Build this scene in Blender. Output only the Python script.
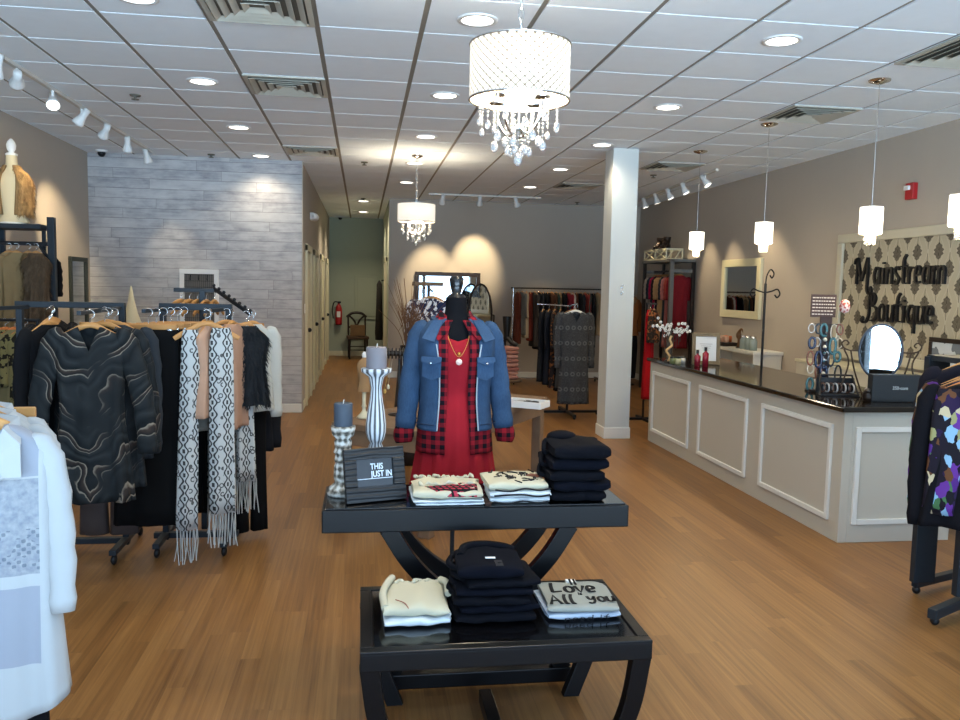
import bpy, math, random
from mathutils import Vector, Matrix, noise
random.seed(7)
PI = math.pi
D = bpy.data
SC = bpy.context.scene
COL = SC.collection
for o in list(D.objects):
    D.objects.remove(o)

# ------------------------------------------------------------ camera
F, YAW, PITCH, ROLL, CAMZ = 815.0, 0.14426, 0.08876, 0.02023, 1.6156
cd = D.cameras.new('camera')
cam = D.objects.new('camera', cd)
COL.objects.link(cam)
SC.camera = cam
cd.sensor_fit = 'HORIZONTAL'
cd.sensor_width = 36.0
cd.lens = F / 960.0 * 36.0
cd.clip_start = 0.05
cy, sy = math.cos(YAW), math.sin(YAW)
fw = Vector((sy * math.cos(PITCH), cy * math.cos(PITCH), -math.sin(PITCH)))
r0 = Vector((cy, -sy, 0)); u0 = r0.cross(fw)
rr = math.cos(ROLL) * r0 + math.sin(ROLL) * u0
uu = -math.sin(ROLL) * r0 + math.cos(ROLL) * u0
m = Matrix((rr, uu, -fw)).transposed().to_4x4()
m.translation = Vector((0, 0, CAMZ))
cam.matrix_world = m

# ------------------------------------------------------------ world, daylight, exposure
SC.view_settings.view_transform = 'Standard'
SC.view_settings.look = 'None'
SC.view_settings.gamma = 1
SC.view_settings.use_curve_mapping = False
SC.view_settings.exposure = 0.42
W = D.worlds.new('world'); SC.world = W; W.use_nodes = True
bg = W.node_tree.nodes['Background']
DAY = 1.1       # how strongly the storefront lets daylight in
LAMP = 1.6      # common scale of the shop's own lamps
SC.cycles.max_bounces = 7
SC.cycles.diffuse_bounces = 4
SC.cycles.glossy_bounces = 4
SC.cycles.transmission_bounces = 4
SC.cycles.caustics_reflective = False
SC.cycles.caustics_refractive = False
SC.cycles.sample_clamp_indirect = 4.0
XL, XR, YF, YB, ZC = -3.24, 4.98, -1.6, 14.4, 3.117     # the room
HXL, HXR, YE, YW = -0.75, 0.45, 18.8, 10.4              # corridor, end wall, plank wall
dl = D.lights.new('window_daylight', 'AREA'); dl.shape = 'RECTANGLE'
dl.size = 7.6; dl.size_y = 2.6; dl.energy = 150; dl.color = (0.5, 0.74, 1.0)
dlo = D.objects.new('window_daylight', dl); COL.objects.link(dlo)
dlo.location = (0.87, YF - 0.12, 1.5); dlo.rotation_euler = (PI / 2, 0, 0)

# ------------------------------------------------------------ node helper
def lin(h):
    if isinstance(h, str):
        h = h.lstrip('#')
        v = [int(h[i:i + 2], 16) / 255 for i in (0, 2, 4)]
        return tuple(c / 12.92 if c <= 0.04045 else ((c + 0.055) / 1.055) ** 2.4 for c in v)
    return h

class E:
    def __init__(s, t, v): s.t = t; s.v = v
    def m(s, op, *a, clamp=False):
        n = s.t.nodes.new('ShaderNodeMath'); n.operation = op; n.use_clamp = clamp
        for i, x in enumerate((s,) + a):
            if isinstance(x, E): s.t.links.new(x.v, n.inputs[i])
            else: n.inputs[i].default_value = x
        return E(s.t, n.outputs[0])
    def __add__(s, o): return s.m('ADD', o)
    def __radd__(s, o): return s.m('ADD', o)
    def __sub__(s, o): return s.m('SUBTRACT', o)
    def __rsub__(s, o): return (s * -1.0) + o
    def __mul__(s, o): return s.m('MULTIPLY', o)
    def __rmul__(s, o): return s.m('MULTIPLY', o)
    def __truediv__(s, o): return s.m('DIVIDE', o)
    def lt(s, o): return s.m('LESS_THAN', o)
    def gt(s, o): return s.m('GREATER_THAN', o)
    def fl(s): return s.m('FLOOR')
    def fr(s): return s.m('FRACT')
    def ab(s): return s.m('ABSOLUTE')
    def sin(s): return s.m('SINE')
    def cos(s): return s.m('COSINE')
    def mn(s, o): return s.m('MINIMUM', o)
    def mx(s, o): return s.m('MAXIMUM', o)
    def mod(s, o): return s.m('FLOORED_MODULO', o)
    def cl(s): return s.m('ADD', 0.0, clamp=True)

class MatB:
    def __init__(s, name, rough=0.8, spec=0.3, metal=0.0, **k):
        s.mat = D.materials.new(name); s.mat.use_nodes = True
        s.t = s.mat.node_tree
        s.b = s.t.nodes['Principled BSDF']
        s.b.inputs['Roughness'].default_value = rough
        s.b.inputs['Specular IOR Level'].default_value = spec
        s.b.inputs['Metallic'].default_value = metal
        if 'sheen' in k: s.b.inputs['Sheen Weight'].default_value = k['sheen']
    def xyz(s, kind='Object'):
        tc = s.t.nodes.new('ShaderNodeTexCoord')
        s.vec = tc.outputs[kind]
        sp = s.t.nodes.new('ShaderNodeSeparateXYZ'); s.t.links.new(s.vec, sp.inputs[0])
        return [E(s.t, sp.outputs[i]) for i in range(3)]
    def noise(s, scale=5, detail=3, vec=None, sc=None, rough=0.5):
        n = s.t.nodes.new('ShaderNodeTexNoise'); n.inputs['Scale'].default_value = scale
        n.inputs['Detail'].default_value = detail; n.inputs['Roughness'].default_value = rough
        v = vec
        if v is None:
            tc = s.t.nodes.new('ShaderNodeTexCoord'); v = tc.outputs['Object']
        if sc:
            mp = s.t.nodes.new('ShaderNodeMapping'); mp.inputs['Scale'].default_value = sc
            s.t.links.new(v, mp.inputs[0]); v = mp.outputs[0]
        s.t.links.new(v, n.inputs['Vector'])
        return E(s.t, n.outputs[0])
    def white(s, *a):
        n = s.t.nodes.new('ShaderNodeTexWhiteNoise'); n.noise_dimensions = '3D'
        c = s.t.nodes.new('ShaderNodeCombineXYZ')
        for i, x in enumerate(a):
            if isinstance(x, E): s.t.links.new(x.v, c.inputs[i])
            else: c.inputs[i].default_value = x
        s.t.links.new(c.outputs[0], n.inputs[0])
        return E(s.t, n.outputs[0])
    def comb(s, *a):
        c = s.t.nodes.new('ShaderNodeCombineXYZ')
        for i, x in enumerate(a):
            if isinstance(x, E): s.t.links.new(x.v, c.inputs[i])
            else: c.inputs[i].default_value = x
        return c.outputs[0]
    def mix(s, f, a, b):
        n = s.t.nodes.new('ShaderNodeMix'); n.data_type = 'RGBA'
        if isinstance(f, E): s.t.links.new(f.v, n.inputs[0])
        else: n.inputs[0].default_value = f
        for x, k in ((a, 6), (b, 7)):
            if isinstance(x, E): s.t.links.new(x.v, n.inputs[k])
            else: n.inputs[k].default_value = (*lin(x)[:3], 1)
        return E(s.t, n.outputs[2])
    def ramp(s, f, stops):
        n = s.t.nodes.new('ShaderNodeValToRGB'); s.t.links.new(f.v, n.inputs[0])
        el = n.color_ramp.elements
        while len(el) < len(stops): el.new(0.5)
        for e, (p, c) in zip(el, stops):
            e.position = p; e.color = (*lin(c), 1)
        return E(s.t, n.outputs[0])
    def color(s, c):
        if isinstance(c, E): s.t.links.new(c.v, s.b.inputs['Base Color'])
        else: s.b.inputs['Base Color'].default_value = (*lin(c)[:3], 1)
        return s
    def rough(s, e): s.t.links.new(e.v, s.b.inputs['Roughness']); return s
    def emit(s, c, k):
        s.b.inputs['Emission Color'].default_value = (*lin(c)[:3], 1)
        s.b.inputs['Emission Strength'].default_value = k
        return s
    def bump(s, e, dist=0.002, strength=0.5):
        n = s.t.nodes.new('ShaderNodeBump'); n.inputs['Distance'].default_value = dist
        n.inputs['Strength'].default_value = strength
        s.t.links.new(e.v, n.inputs['Height']); s.t.links.new(n.outputs[0], s.b.inputs['Normal'])
        return s

def flat(name, c, rough=0.8, spec=0.3, metal=0.0, var=0.0, **k):
    b = MatB(name, rough, spec, metal, **k)
    if var:
        n = b.noise(9, 4)
        l = lin(c)
        b.color(b.mix(n, tuple(x * (1 - var) for x in l), tuple(min(1, x * (1 + var)) for x in l)))
    else: b.color(c)
    return b.mat

_fab = {}
def fabric(c, var=0.12, rough=0.9):
    key = (c, var)
    if key not in _fab:
        b = MatB('fabric', rough, 0.15)
        n = b.noise(14, 4)
        l = lin(c)
        b.color(b.mix(n, tuple(x * (1 - var) for x in l), tuple(min(1, x * (1 + var)) for x in l)))
        b.bump(b.noise(420, 2), 0.0008, 0.5)
        _fab[key] = b.mat
    return _fab[key]

# ------------------------------------------------------------ object helper
def link(o, parent=None):
    COL.objects.link(o)
    if parent is not None: o.parent = parent
    return o
def tag(o, label=None, cat=None, group=None, kind=None):
    if label: o['label'] = label
    if cat: o['category'] = cat
    if group: o['group'] = group
    if kind: o['kind'] = kind
    return o
def thing(name, label, cat, loc=(0, 0, 0), rz=0.0, group=None, rx=0.0):
    o = D.objects.new(name, None); o.empty_display_size = 0.1
    link(o); o.location = loc; o.rotation_euler = (rx, 0, rz)
    return tag(o, label, cat, group)
def kids(o): return [c for c in D.objects if c.parent == o]
def dup(root, loc, rz=0.0, label=None, group=None, scale=None):
    ch = {}
    for c in D.objects:
        if c.parent: ch.setdefault(c.parent.name, []).append(c)
    def cp(o, par):
        c = o.copy(); COL.objects.link(c)
        if par is not None: c.parent = par
        for k in ch.get(o.name, []): cp(k, c)
        return c
    r = cp(root, None)
    r.location = loc; r.rotation_euler = (root.rotation_euler[0], 0, rz)
    if scale: r.scale = (scale,) * 3 if not hasattr(scale, '__len__') else scale
    if label: r['label'] = label
    if group: r['group'] = group
    return r

class MB:
    def __init__(s): s.v = []; s.f = []; s.s = []; s.mi = []; s.cur = 0
    def add(s, vs, fs, smooth=False):
        b = len(s.v); s.v += [tuple(v) for v in vs]
        for f in fs:
            s.f.append(tuple(i + b for i in f)); s.s.append(smooth); s.mi.append(s.cur)
        return s
    def box(s, c, d, rot=None, taper=None):
        x, y, z = d[0] / 2, d[1] / 2, d[2] / 2
        vs = [Vector((sx * x, sy_ * y, sz * z)) for sz in (-1, 1) for sy_ in (-1, 1) for sx in (-1, 1)]
        if rot is not None: vs = [rot @ v for v in vs]
        c = Vector(c)
        return s.add([v + c for v in vs], [(0, 2, 3, 1), (4, 5, 7, 6), (0, 1, 5, 4), (2, 6, 7, 3), (0, 4, 6, 2), (1, 3, 7, 5)])
    def bb(s, x0, x1, y0, y1, z0, z1):
        return s.box(((x0 + x1) / 2, (y0 + y1) / 2, (z0 + z1) / 2), (abs(x1 - x0), abs(y1 - y0), abs(z1 - z0)))
    def bar(s, p, q, w, h, up=(0, 0, 1)):
        p, q = Vector(p), Vector(q); t = (q - p); L = t.length; t.normalize()
        u = Vector(up)
        if abs(t.dot(u)) > 0.98: u = Vector((1, 0, 0))
        b = t.cross(u).normalized(); n = b.cross(t)
        R = Matrix((b, t, n)).transposed()
        return s.box((p + q) / 2, (w, L, h), R)
    def loft(s, rings, cap=(True, True), smooth=True, closed=True):
        n = len(rings[0]); vs = [v for r in rings for v in r]; fs = []
        for i in range(len(rings) - 1):
            for j in range(n if closed else n - 1):
                a = i * n + j; b = i * n + (j + 1) % n
                fs.append((a, b, b + n, a + n))
        s.add(vs, fs, smooth)
        if cap[0] and closed: s.add(rings[0], [tuple(range(n))[::-1]], False)
        if cap[1] and closed: s.add(rings[-1], [tuple(range(n))], False)
        return s
    def lathe(s, prof, c=(0, 0, 0), n=24, cap=(True, True), rot=None):
        rings = []
        for r, z in prof:
            ring = [Vector((r * math.cos(2 * PI * j / n), r * math.sin(2 * PI * j / n), z)) for j in range(n)]
            if rot is not None: ring = [rot @ v for v in ring]
            rings.append([v + Vector(c) for v in ring])
        return s.loft(rings, cap)
    def tube(s, pts, r, n=8, cap=(True, True), ref=None, flat=1.0):
        pts = [Vector(p) for p in pts]
        R = r if hasattr(r, '__len__') else [r] * len(pts)
        ref = Vector(ref) if ref else None
        rings = []; prev = None
        for i, p in enumerate(pts):
            t = (pts[min(i + 1, len(pts) - 1)] - pts[max(i - 1, 0)]).normalized()
            if ref is not None: b = (ref - t * ref.dot(t)).normalized()
            elif prev is None:
                a = Vector((0, 0, 1)) if abs(t.z) < 0.9 else Vector((0, 1, 0))
                b = t.cross(a).normalized()
            else: b = (prev - t * prev.dot(t)).normalized()
            prev = b; k = t.cross(b)
            rings.append([p + b * (math.cos(2 * PI * j / n) * R[i] * flat) + k * (math.sin(2 * PI * j / n) * R[i]) for j in range(n)])
        return s.loft(rings, cap)
    def ball(s, c, r, n=12, m_=8, sc=(1, 1, 1)):
        prof = [(r * math.sin(PI * i / m_), -r * math.cos(PI * i / m_)) for i in range(m_ + 1)]
        rings = []
        for rad, z in prof:
            rad = max(rad, 1e-4)
            rings.append([Vector((c[0] + sc[0] * rad * math.cos(2 * PI * j / n), c[1] + sc[1] * rad * math.sin(2 * PI * j / n), c[2] + sc[2] * z)) for j in range(n)])
        return s.loft(rings, (False, False))
    def xf(s, M):
        s.v = [tuple(M @ Vector(v)) for v in s.v]; return s
    def build(s, name, mat, parent=None, bevel=0.0, seg=2, loc=None, solid=0.0, subsurf=0):
        me = D.meshes.new(name); me.from_pydata(s.v, [], s.f)
        me.polygons.foreach_set('use_smooth', s.s)
        mats = mat if isinstance(mat, (list, tuple)) else [mat]
        for x in mats: me.materials.append(x)
        if len(mats) > 1: me.polygons.foreach_set('material_index', s.mi)
        me.update()
        o = D.objects.new(name, me); link(o, parent)
        if loc is not None: o.location = loc
        if solid:
            q = o.modifiers.new('solid', 'SOLIDIFY'); q.thickness = solid; q.offset = 0
        if bevel:
            q = o.modifiers.new('bevel', 'BEVEL'); q.width = bevel; q.segments = seg; q.limit_method = 'ANGLE'
        if subsurf:
            q = o.modifiers.new('sub', 'SUBSURF'); q.levels = q.render_levels = subsurf
        return o
def Rz(a): return Matrix.Rotation(a, 3, 'Z')
def Rx(a): return Matrix.Rotation(a, 3, 'X')
def Ry(a): return Matrix.Rotation(a, 3, 'Y')

def cat(pts, k=5):
    """smooth a polyline"""
    pts = [Vector(p) for p in pts]; out = []
    P = [pts[0] * 2 - pts[1]] + pts + [pts[-1] * 2 - pts[-2]]
    for i in range(1, len(P) - 2):
        for j in range(k):
            t = j / k; a, b, c, d = P[i - 1], P[i], P[i + 1], P[i + 2]
            out.append(0.5 * ((2 * b) + (c - a) * t + (2 * a - 5 * b + 4 * c - d) * t * t + (3 * b - a - 3 * c + d) * t ** 3))
    out.append(pts[-1]); return out

def text_mesh(txt, size, extrude=0.0, sx=1.0, bold=0.0, align='LEFT', space=1.0):
    cu = D.curves.new('lettering', 'FONT'); cu.body = txt; cu.size = size
    cu.extrude = extrude; cu.offset = bold; cu.align_x = align; cu.space_character = space
    cu.resolution_u = 4
    o = D.objects.new('lettering', cu); COL.objects.link(o)
    dg = bpy.context.evaluated_depsgraph_get(); dg.update()
    me = D.meshes.new_from_object(o.evaluated_get(dg))
    D.objects.remove(o); D.curves.remove(cu)
    mb = MB(); mb.add([(v.co.x * sx, v.co.y, v.co.z) for v in me.vertices], [tuple(p.vertices) for p in me.polygons])
    D.meshes.remove(me)
    return mb

# hand-drawn letters: strokes in a box, x to the right, y up; 's' smooth, 'l' straight
GL = {
 'M': (0.86, [('s', [(-.12, .74), (-.09, .90), (.0, .96)]), ('l', [(.02, .97), (.0, .0)]), ('l', [(.02, .97), (.27, .12)]), ('l', [(.27, .12), (.54, .97)]),
            ('s', [(.54, .97), (.57, .5), (.57, .05), (.57, -.20), (.68, -.36), (.80, -.28), (.76, -.14)])]),
 'B': (0.56, [('s', [(.16, .98), (.13, .6), (.14, .25), (.05, -.02), (-.10, -.10), (-.20, .0), (-.14, .1)]), ('s', [(.14, .9), (.30, .99), (.42, .82), (.36, .62), (.2, .52)]),
            ('s', [(.2, .52), (.44, .48), (.52, .25), (.40, .03), (.18, .0)]), ('s', [(.28, 1.02), (.26, .8), (.30, .5)])]),
 'a': (0.40, [('s', [(.30, .52), (.15, .60), (.05, .32), (.12, .03), (.24, .06), (.31, .25)]), ('l', [(.32, .6), (.32, .0)])]),
 'i': (0.22, [('l', [(.10, .58), (.10, .0)]), ('l', [(.10, .78), (.10, .71)])]),
 'n': (0.38, [('l', [(.06, .60), (.06, .0)]), ('s', [(.06, .40), (.15, .58), (.27, .52), (.29, .3), (.29, .0)])]),
 'm': (0.60, [('l', [(.06, .60), (.06, .0)]), ('s', [(.06, .40), (.15, .58), (.26, .52), (.28, .3), (.28, .0)]), ('s', [(.28, .40), (.37, .58), (.48, .52), (.50, .3), (.50, .0)])]),
 's': (0.32, [('s', [(.25, .50), (.14, .60), (.05, .46), (.14, .32), (.25, .18), (.15, .0), (.03, .09)])]),
 't': (0.30, [('s', [(.22, 1.0), (.12, .8), (.12, .3), (.14, .05), (.25, .03)]), ('l', [(-.02, .60), (.26, .62)])]),
 'r': (0.30, [('l', [(.07, .60), (.07, .0)]), ('s', [(.07, .38), (.15, .56), (.27, .54)])]),
 'e': (0.34, [('s', [(.06, .28), (.25, .34), (.24, .54), (.12, .60), (.05, .35), (.10, .05), (.27, .08)])]),
 'o': (0.36, [('s', [(.17, .60), (.05, .42), (.07, .1), (.18, .0), (.29, .15), (.29, .45), (.17, .60)])]),
 'u': (0.38, [('s', [(.06, .60), (.06, .15), (.16, .0), (.27, .12), (.30, .3)]), ('l', [(.31, .60), (.31, .0)])]),
 'q': (0.38, [('s', [(.30, .52), (.15, .60), (.05, .32), (.12, .03), (.24, .06), (.31, .25)]), ('l', [(.32, .6), (.32, -.34)])]),
 'L': (0.42, [('s', [(.10, .95), (.06, .5), (.05, .05)]), ('l', [(.05, .05), (.34, .10)])]),
 'v': (0.34, [('l', [(.03, .60), (.15, .0), (.30, .62)])]),
 'I': (0.26, [('l', [(.10, .95), (.09, .0)])]),
 'A': (0.46, [('l', [(.02, .0), (.18, .92), (.38, .0)]), ('l', [(.08, .34), (.34, .36)])]),
 'l': (0.22, [('s', [(.12, .98), (.07, .7), (.06, .3), (.09, .04), (.17, .06)])]),
 'Y': (0.40, [('s', [(.03, .62), (.08, .3), (.2, .3), (.30, .62)]), ('s', [(.30, .62), (.26, .0), (.12, -.22), (.0, -.12)])]),
 'd': (0.40, [('s', [(.30, .50), (.15, .58), (.05, .3), (.14, .0), (.30, .2)]), ('l', [(.32, .98), (.32, .0)])]),
 ' ': (0.22, []),
}
def script_mesh(txt, h, depth, wmin=0.045, wmax=0.10, sx=1.0):
    """tall hand-cut lettering as a solid mesh in the local XY plane"""
    mb = MB(); x = 0.0
    for ch in txt:
        adv, strokes = GL[ch]
        for kind, pts in strokes:
            P = [Vector((px, py, 0)) for px, py in pts]
            if kind == 's': P = cat(P, 5)
            L = []; R = []
            for i, p in enumerate(P):
                t = (P[min(i + 1, len(P) - 1)] - P[max(i - 1, 0)])
                t.x *= sx; t.normalize()
                w = (wmin + (wmax - wmin) * abs(t.y) ** 1.5) * 0.5 * h
                nn = Vector((-t.y, t.x, 0))
                q = Vector(((p.x + x) * sx * h, p.y * h, 0))
                L.append(q + nn * w); R.append(q - nn * w)
            rings = [[a + Vector((0, 0, depth)), b + Vector((0, 0, depth)), b.copy(), a.copy()] for a, b in zip(L, R)]
            mb.loft(rings, smooth=False)
        x += adv
    return mb, x * sx * h

# ------------------------------------------------------------ shared materials
dlo.data.cycles.is_portal = True
wn = W.node_tree
tc = wn.nodes.new('ShaderNodeTexCoord'); spx = wn.nodes.new('ShaderNodeSeparateXYZ'); wn.links.new(tc.outputs['Generated'], spx.inputs[0])
rp = wn.nodes.new('ShaderNodeValToRGB'); wn.links.new(spx.outputs[2], rp.inputs[0])
mp_ = wn.nodes.new('ShaderNodeMapRange'); mp_.inputs[1].default_value = -0.05; mp_.inputs[2].default_value = 0.05
wn.links.new(spx.outputs[2], mp_.inputs[0]); wn.links.new(mp_.outputs[0], rp.inputs[0])
rp.color_ramp.elements[0].position = 0; rp.color_ramp.elements[0].color = (0.54, 0.775, 1.0, 1)      # blue glow below the horizon, added to light the ceiling; stands for sunlit pavement
rp.color_ramp.elements[1].position = 1; rp.color_ramp.elements[1].color = (0.12, 0.17, 0.24, 1)     # sky over the lot
wn.links.new(rp.outputs[0], bg.inputs[0]); bg.inputs[1].default_value = 12.0 * DAY

def plank_floor():
    b = MatB('oak_floor', 0.38, 0.35)
    x, y, z = b.xyz()
    u = x / 0.085; iu = u.fl()
    off = b.white(iu, 3.1, 0.0)
    v = y / 0.95 + off * 7.0; iv = v.fl()
    r = b.white(iu, iv, 1.7)
    g = b.noise(1.0, 4, vec=b.comb(x * 60.0 + r * 30.0, y * 1.3 + r * 40.0, r * 9.0), rough=0.6)
    k = (r * 0.34 + g * 1.25 - 0.32).cl()
    col = b.ramp(k, [(0.12, '#644323'), (0.42, '#7c562f'), (0.68, '#8b6439'), (1.0, '#9b7447')])
    fu = u.fr(); fv = v.fr()
    gap = fu.lt(0.014).mx(fu.gt(0.986)).mx(fv.lt(0.0016))
    col = b.mix(gap * 0.3, col, '#543a22')
    b.color(col)
    b.rough(g * 0.12 + 0.33)
    b.bump(g - gap * 0.5, 0.0006, 0.3)
    return b.mat
def plank_wall():
    b = MatB('whitewashed_planks', 0.75, 0.2)
    x, y, z = b.xyz()
    v = z / 0.118; iv = v.fl()
    off = b.white(iv, 2.0, 5.0)
    u = x / 1.25 + off * 5.0; iu = u.fl()
    r = b.white(iu, iv, 3.0)
    g = b.noise(1.0, 5, vec=b.comb(x * 2.6 + r * 20.0, z * 34.0 + r * 9.0, r * 5.0), rough=0.65)
    g2 = b.noise(1.0, 3, vec=b.comb(x * 5.0 + r * 11.0, z * 9.0, r * 3.0), rough=0.6)
    k = (g * 0.6 + g2 * 0.8 + r * 0.16 - 0.28).cl()
    col = b.ramp(k, [(0.16, '#85838a'), (0.36, '#a5a4a8'), (0.56, '#bcbbbc'), (0.85, '#cccbca')])
    gap = v.fr().lt(0.045).mx(u.fr().lt(0.003))
    b.color(b.mix(gap * 0.6, col, '#5e5a58'))
    b.bump(g - gap * 2.0, 0.002, 0.6)
    return b.mat
def damask():
    b = MatB('damask_paper', 0.7, 0.2)
    x, y, z = b.xyz()
    u = y / 0.14; iu = u.fl(); v = z / 0.31 + (iu.mod(2.0)) * 0.5
    fu = u.fr() - 0.5; fv = v.fr() - 0.5
    au = fu.ab(); av = fv.ab()
    w = (((fv / 0.25) * (fv / 0.25) * -1.0 + 1.0).mx(0.0)) * 0.48 * ((fv * 52.0).sin() * 0.16 + 0.84) * ((fv * -0.7) + 1.0)
    body = au.lt(w)
    veins = ((au * 60.0 + fv * 40.0).sin()).gt(0.55) * body
    stem_ = au.lt(0.02) * av.lt(0.44)
    # ogee lattice between motifs
    lat = ((au - (0.5 - ((v * 2 * PI).cos() * 0.0 + 0.25 - (fv * 2 * PI).cos() * 0.21))).ab()).lt(0.035)
    mot = (body - veins * 0.4).mx(stem_)
    col = b.mix(lat * 0.25, '#a59e8c', '#c9c3b4')
    col = b.mix(mot * 0.9, col, '#332e28')
    b.color(col)
    return b.mat
M = dict(
    floor=plank_floor(), planks=plank_wall(), damask=damask(),
    tile=flat('ceiling_tile', '#eef4f9', 0.95, 0.1, var=0.03),
    tbar=flat('ceiling_tee', '#908a80', 0.6, 0.2),
    wall=flat('greige_paint', '#ada499', 0.85, 0.15, var=0.015),
    hall=flat('sage_paint', '#a3ab9a', 0.85, 0.15, var=0.015),
    white=flat('white_paint', '#dcdcd6', 0.5, 0.3, var=0.01),
    cream=flat('cream_paint', '#cfc9ae', 0.5, 0.3),
    colw=flat('column_paint', '#c8ccca', 0.6, 0.3),
    counter=flat('counter_paint', '#bdb8ab', 0.6, 0.3, var=0.01),
    granite=flat('black_granite', '#15120f', 0.09, 0.6),
    blackw=flat('black_lacquer', '#06070a', 0.35, 0.3),
    blacktop=flat('black_lacquer_top', '#08080a', 0.12, 0.6),
    blackm=flat('black_metal', '#1a1c20', 0.45, 0.4, 0.3),
    greym=flat('gunmetal', '#2a3138', 0.5, 0.3, 0.3),
    chrome=flat('chrome', '#d6d6d6', 0.15, 0.5, 1.0),
    mirror=flat('mirror_glass', '#c3c8ca', 0.02, 0.5, 1.0),
    hang=flat('hanger_wood', '#b5834c', 0.45, 0.3, var=0.15),
    hangd=flat('hanger_wood_dark', '#94622f', 0.45, 0.3, var=0.15),
    rust=flat('reclaimed_wood', '#77604c', 0.7, 0.2, var=0.25),
    darkwood=flat('dark_wood', '#241a14', 0.4, 0.3, var=0.1),
    plastic=flat('white_plastic', '#e6e6e4', 0.4, 0.4),
    gold=flat('gold', '#c79a4e', 0.3, 0.5, 0.9),
    red=flat('red_paint', '#a81f22', 0.4, 0.4),
    ventm=flat('vent_metal', '#b9b4a6', 0.5, 0.3),
    ventd=flat('vent_dark', '#6a665d', 0.8, 0.1),
)
def emis(name, c, k):
    b = MatB(name, 0.5); b.color('#ffffff'); b.emit(c, k); return b.mat
M['can'] = emis('downlight_lens', '#fff6e8', 4.0)
M['bulb'] = emis('bulb', '#ffe9c8', 30.0)
def shade_mat():
    b = MatB('crystal_mesh_shade', 0.4, 0.5)
    x, y, z = b.xyz()
    th = y.m('ARCTAN2', x) * (36.0 / (2 * PI))
    d1 = ((th + z * 30.0).fr() - 0.5).ab(); d2 = ((th - z * 30.0).fr() - 0.5).ab()
    wire = d1.gt(0.40).mx(d2.gt(0.40))
    b.color(b.mix(wire, '#e8e0d0', '#4a4238'))
    b.t.links.new(b.mix(wire, (1.0, .93, .80), (.22, .18, .13)).v, b.b.inputs['Emission Color'])
    b.b.inputs['Emission Strength'].default_value = 0.85
    return b.mat
M['shade'] = shade_mat()
M['pshade'] = emis('frosted_shade', '#fff3dc', 2.3)
def glass():
    b = MatB('crystal', 0.05, 0.6); b.color('#ffffff')
    b.b.inputs['Transmission Weight'].default_value = 0.75
    b.b.inputs['IOR'].default_value = 1.5
    return b.mat
M['crystal'] = glass()
M['clear'] = glass()

# ------------------------------------------------------------ room shell
def struct(name, mb, mat, parent=None, **k):
    o = mb.build(name, mat, parent, **k)
    if parent is None: o['kind'] = 'structure'
    return o
T = 0.15
struct('floor', MB().bb(XL - T, XR + T, YF - T, YE + T, -0.1, 0), M['floor'])
# ceiling: dropped tiles between metal tees
mb = MB(); mb.cur = 1
mb.bb(XL - T, XR + T, YF - T, YE + T, ZC + 0.008, ZC + 0.1)
mb.cur = 0
gx0, gy0, P_ = -0.275, 5.0, 0.61
g_ = 0.016
for i in range(-6, 10):
    for j in range(-12, 24):
        x0, x1 = gx0 + P_ * i + g_, gx0 + P_ * (i + 1) - g_
        y0, y1 = gy0 + P_ * j + g_ * .5, gy0 + P_ * (j + 1) - g_ * .5
        x0, x1 = max(x0, XL), min(x1, XR); y0, y1 = max(y0, YF), min(y1, YE)
        if x1 - x0 < 0.02 or y1 - y0 < 0.02: continue
        mb.bb(x0, x1, y0, y1, ZC, ZC + 0.012)
struct('ceiling', mb, [M['tile'], M['tbar']])
struct('wall_left', MB().bb(XL - T, XL, YF - T, YW + T, 0, ZC), M['wall'])
struct('wall_plank', MB().bb(XL, HXL, YW, YW + 0.12, 0, ZC), M['planks'])
struct('wall_right', MB().bb(XR, XR + T, YF - T, YB + T, 0, ZC), M['wall'])
struct('wall_back', MB().bb(HXR, XR + T, YB, YB + 0.12, 0, ZC), M['wall'])
struct('wall_corridor_left', MB().bb(HXL - T, HXL, YW + 0.12, YE, 0, ZC), M['wall'])
struct('wall_corridor_right', MB().bb(HXR, HXR + T, YB + 0.12, YE, 0, ZC), M['hall'])
struct('wall_corridor_end', MB().bb(HXL - T, HXR + T, YE, YE + T, 0, ZC), M['hall'])
# storefront behind the viewer
mb = MB()
mb.bb(XL, XR, YF - T, YF, 2.85, ZC); mb.bb(XL, XR, YF - T, YF, 0, 0.12)
for x in (XL + .1, -1.4, 0.42, 2.25, XR - .1): mb.bb(x - .06, x + .06, YF - T, YF, 0.12, 2.85)
mb.bb(XL, XR, YF - T + .03, YF - .03, 2.12, 2.2)
struct('wall_front', mb, M['blackm'])
# skirtings
struct('baseboard_plank', MB().bb(XL, HXL, YW - .015, YW, 0, .11), M['white'], bevel=.004)
struct('baseboard_left', MB().bb(XL, XL + .015, YF, YW - .015, 0, .11), M['white'], bevel=.004)
struct('baseboard_right', MB().bb(XR - .015, XR, YF, YB, 0, .11), M['white'], bevel=.004)
struct('baseboard_back', MB().bb(HXR, XR - .015, YB - .015, YB, 0, .11), M['white'], bevel=.004)
struct('baseboard_corridor', MB().bb(HXL, HXR, YE - .015, YE, 0, .11), M['cream'], bevel=.004)
struct('baseboard_corridor_left', MB().bb(HXL, HXL + .012, YW + .2, YE - .02, 0, .11), M['cream'], bevel=.004)
struct('trim_plank_corner', MB().bb(HXL - .0, HXL + .012, YW - .005, YW + .1, 0, ZC), M['wall'])
# column
o = MB().bb(2.62, 2.9, 8.5, 8.8, 0, ZC).build('column', M['colw'], bevel=.006); o['kind'] = 'structure'
o2 = MB().bb(2.61, 2.91, 8.49, 8.81, 0, .12).build('column_skirting', M['white'], o, bevel=.004)
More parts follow.
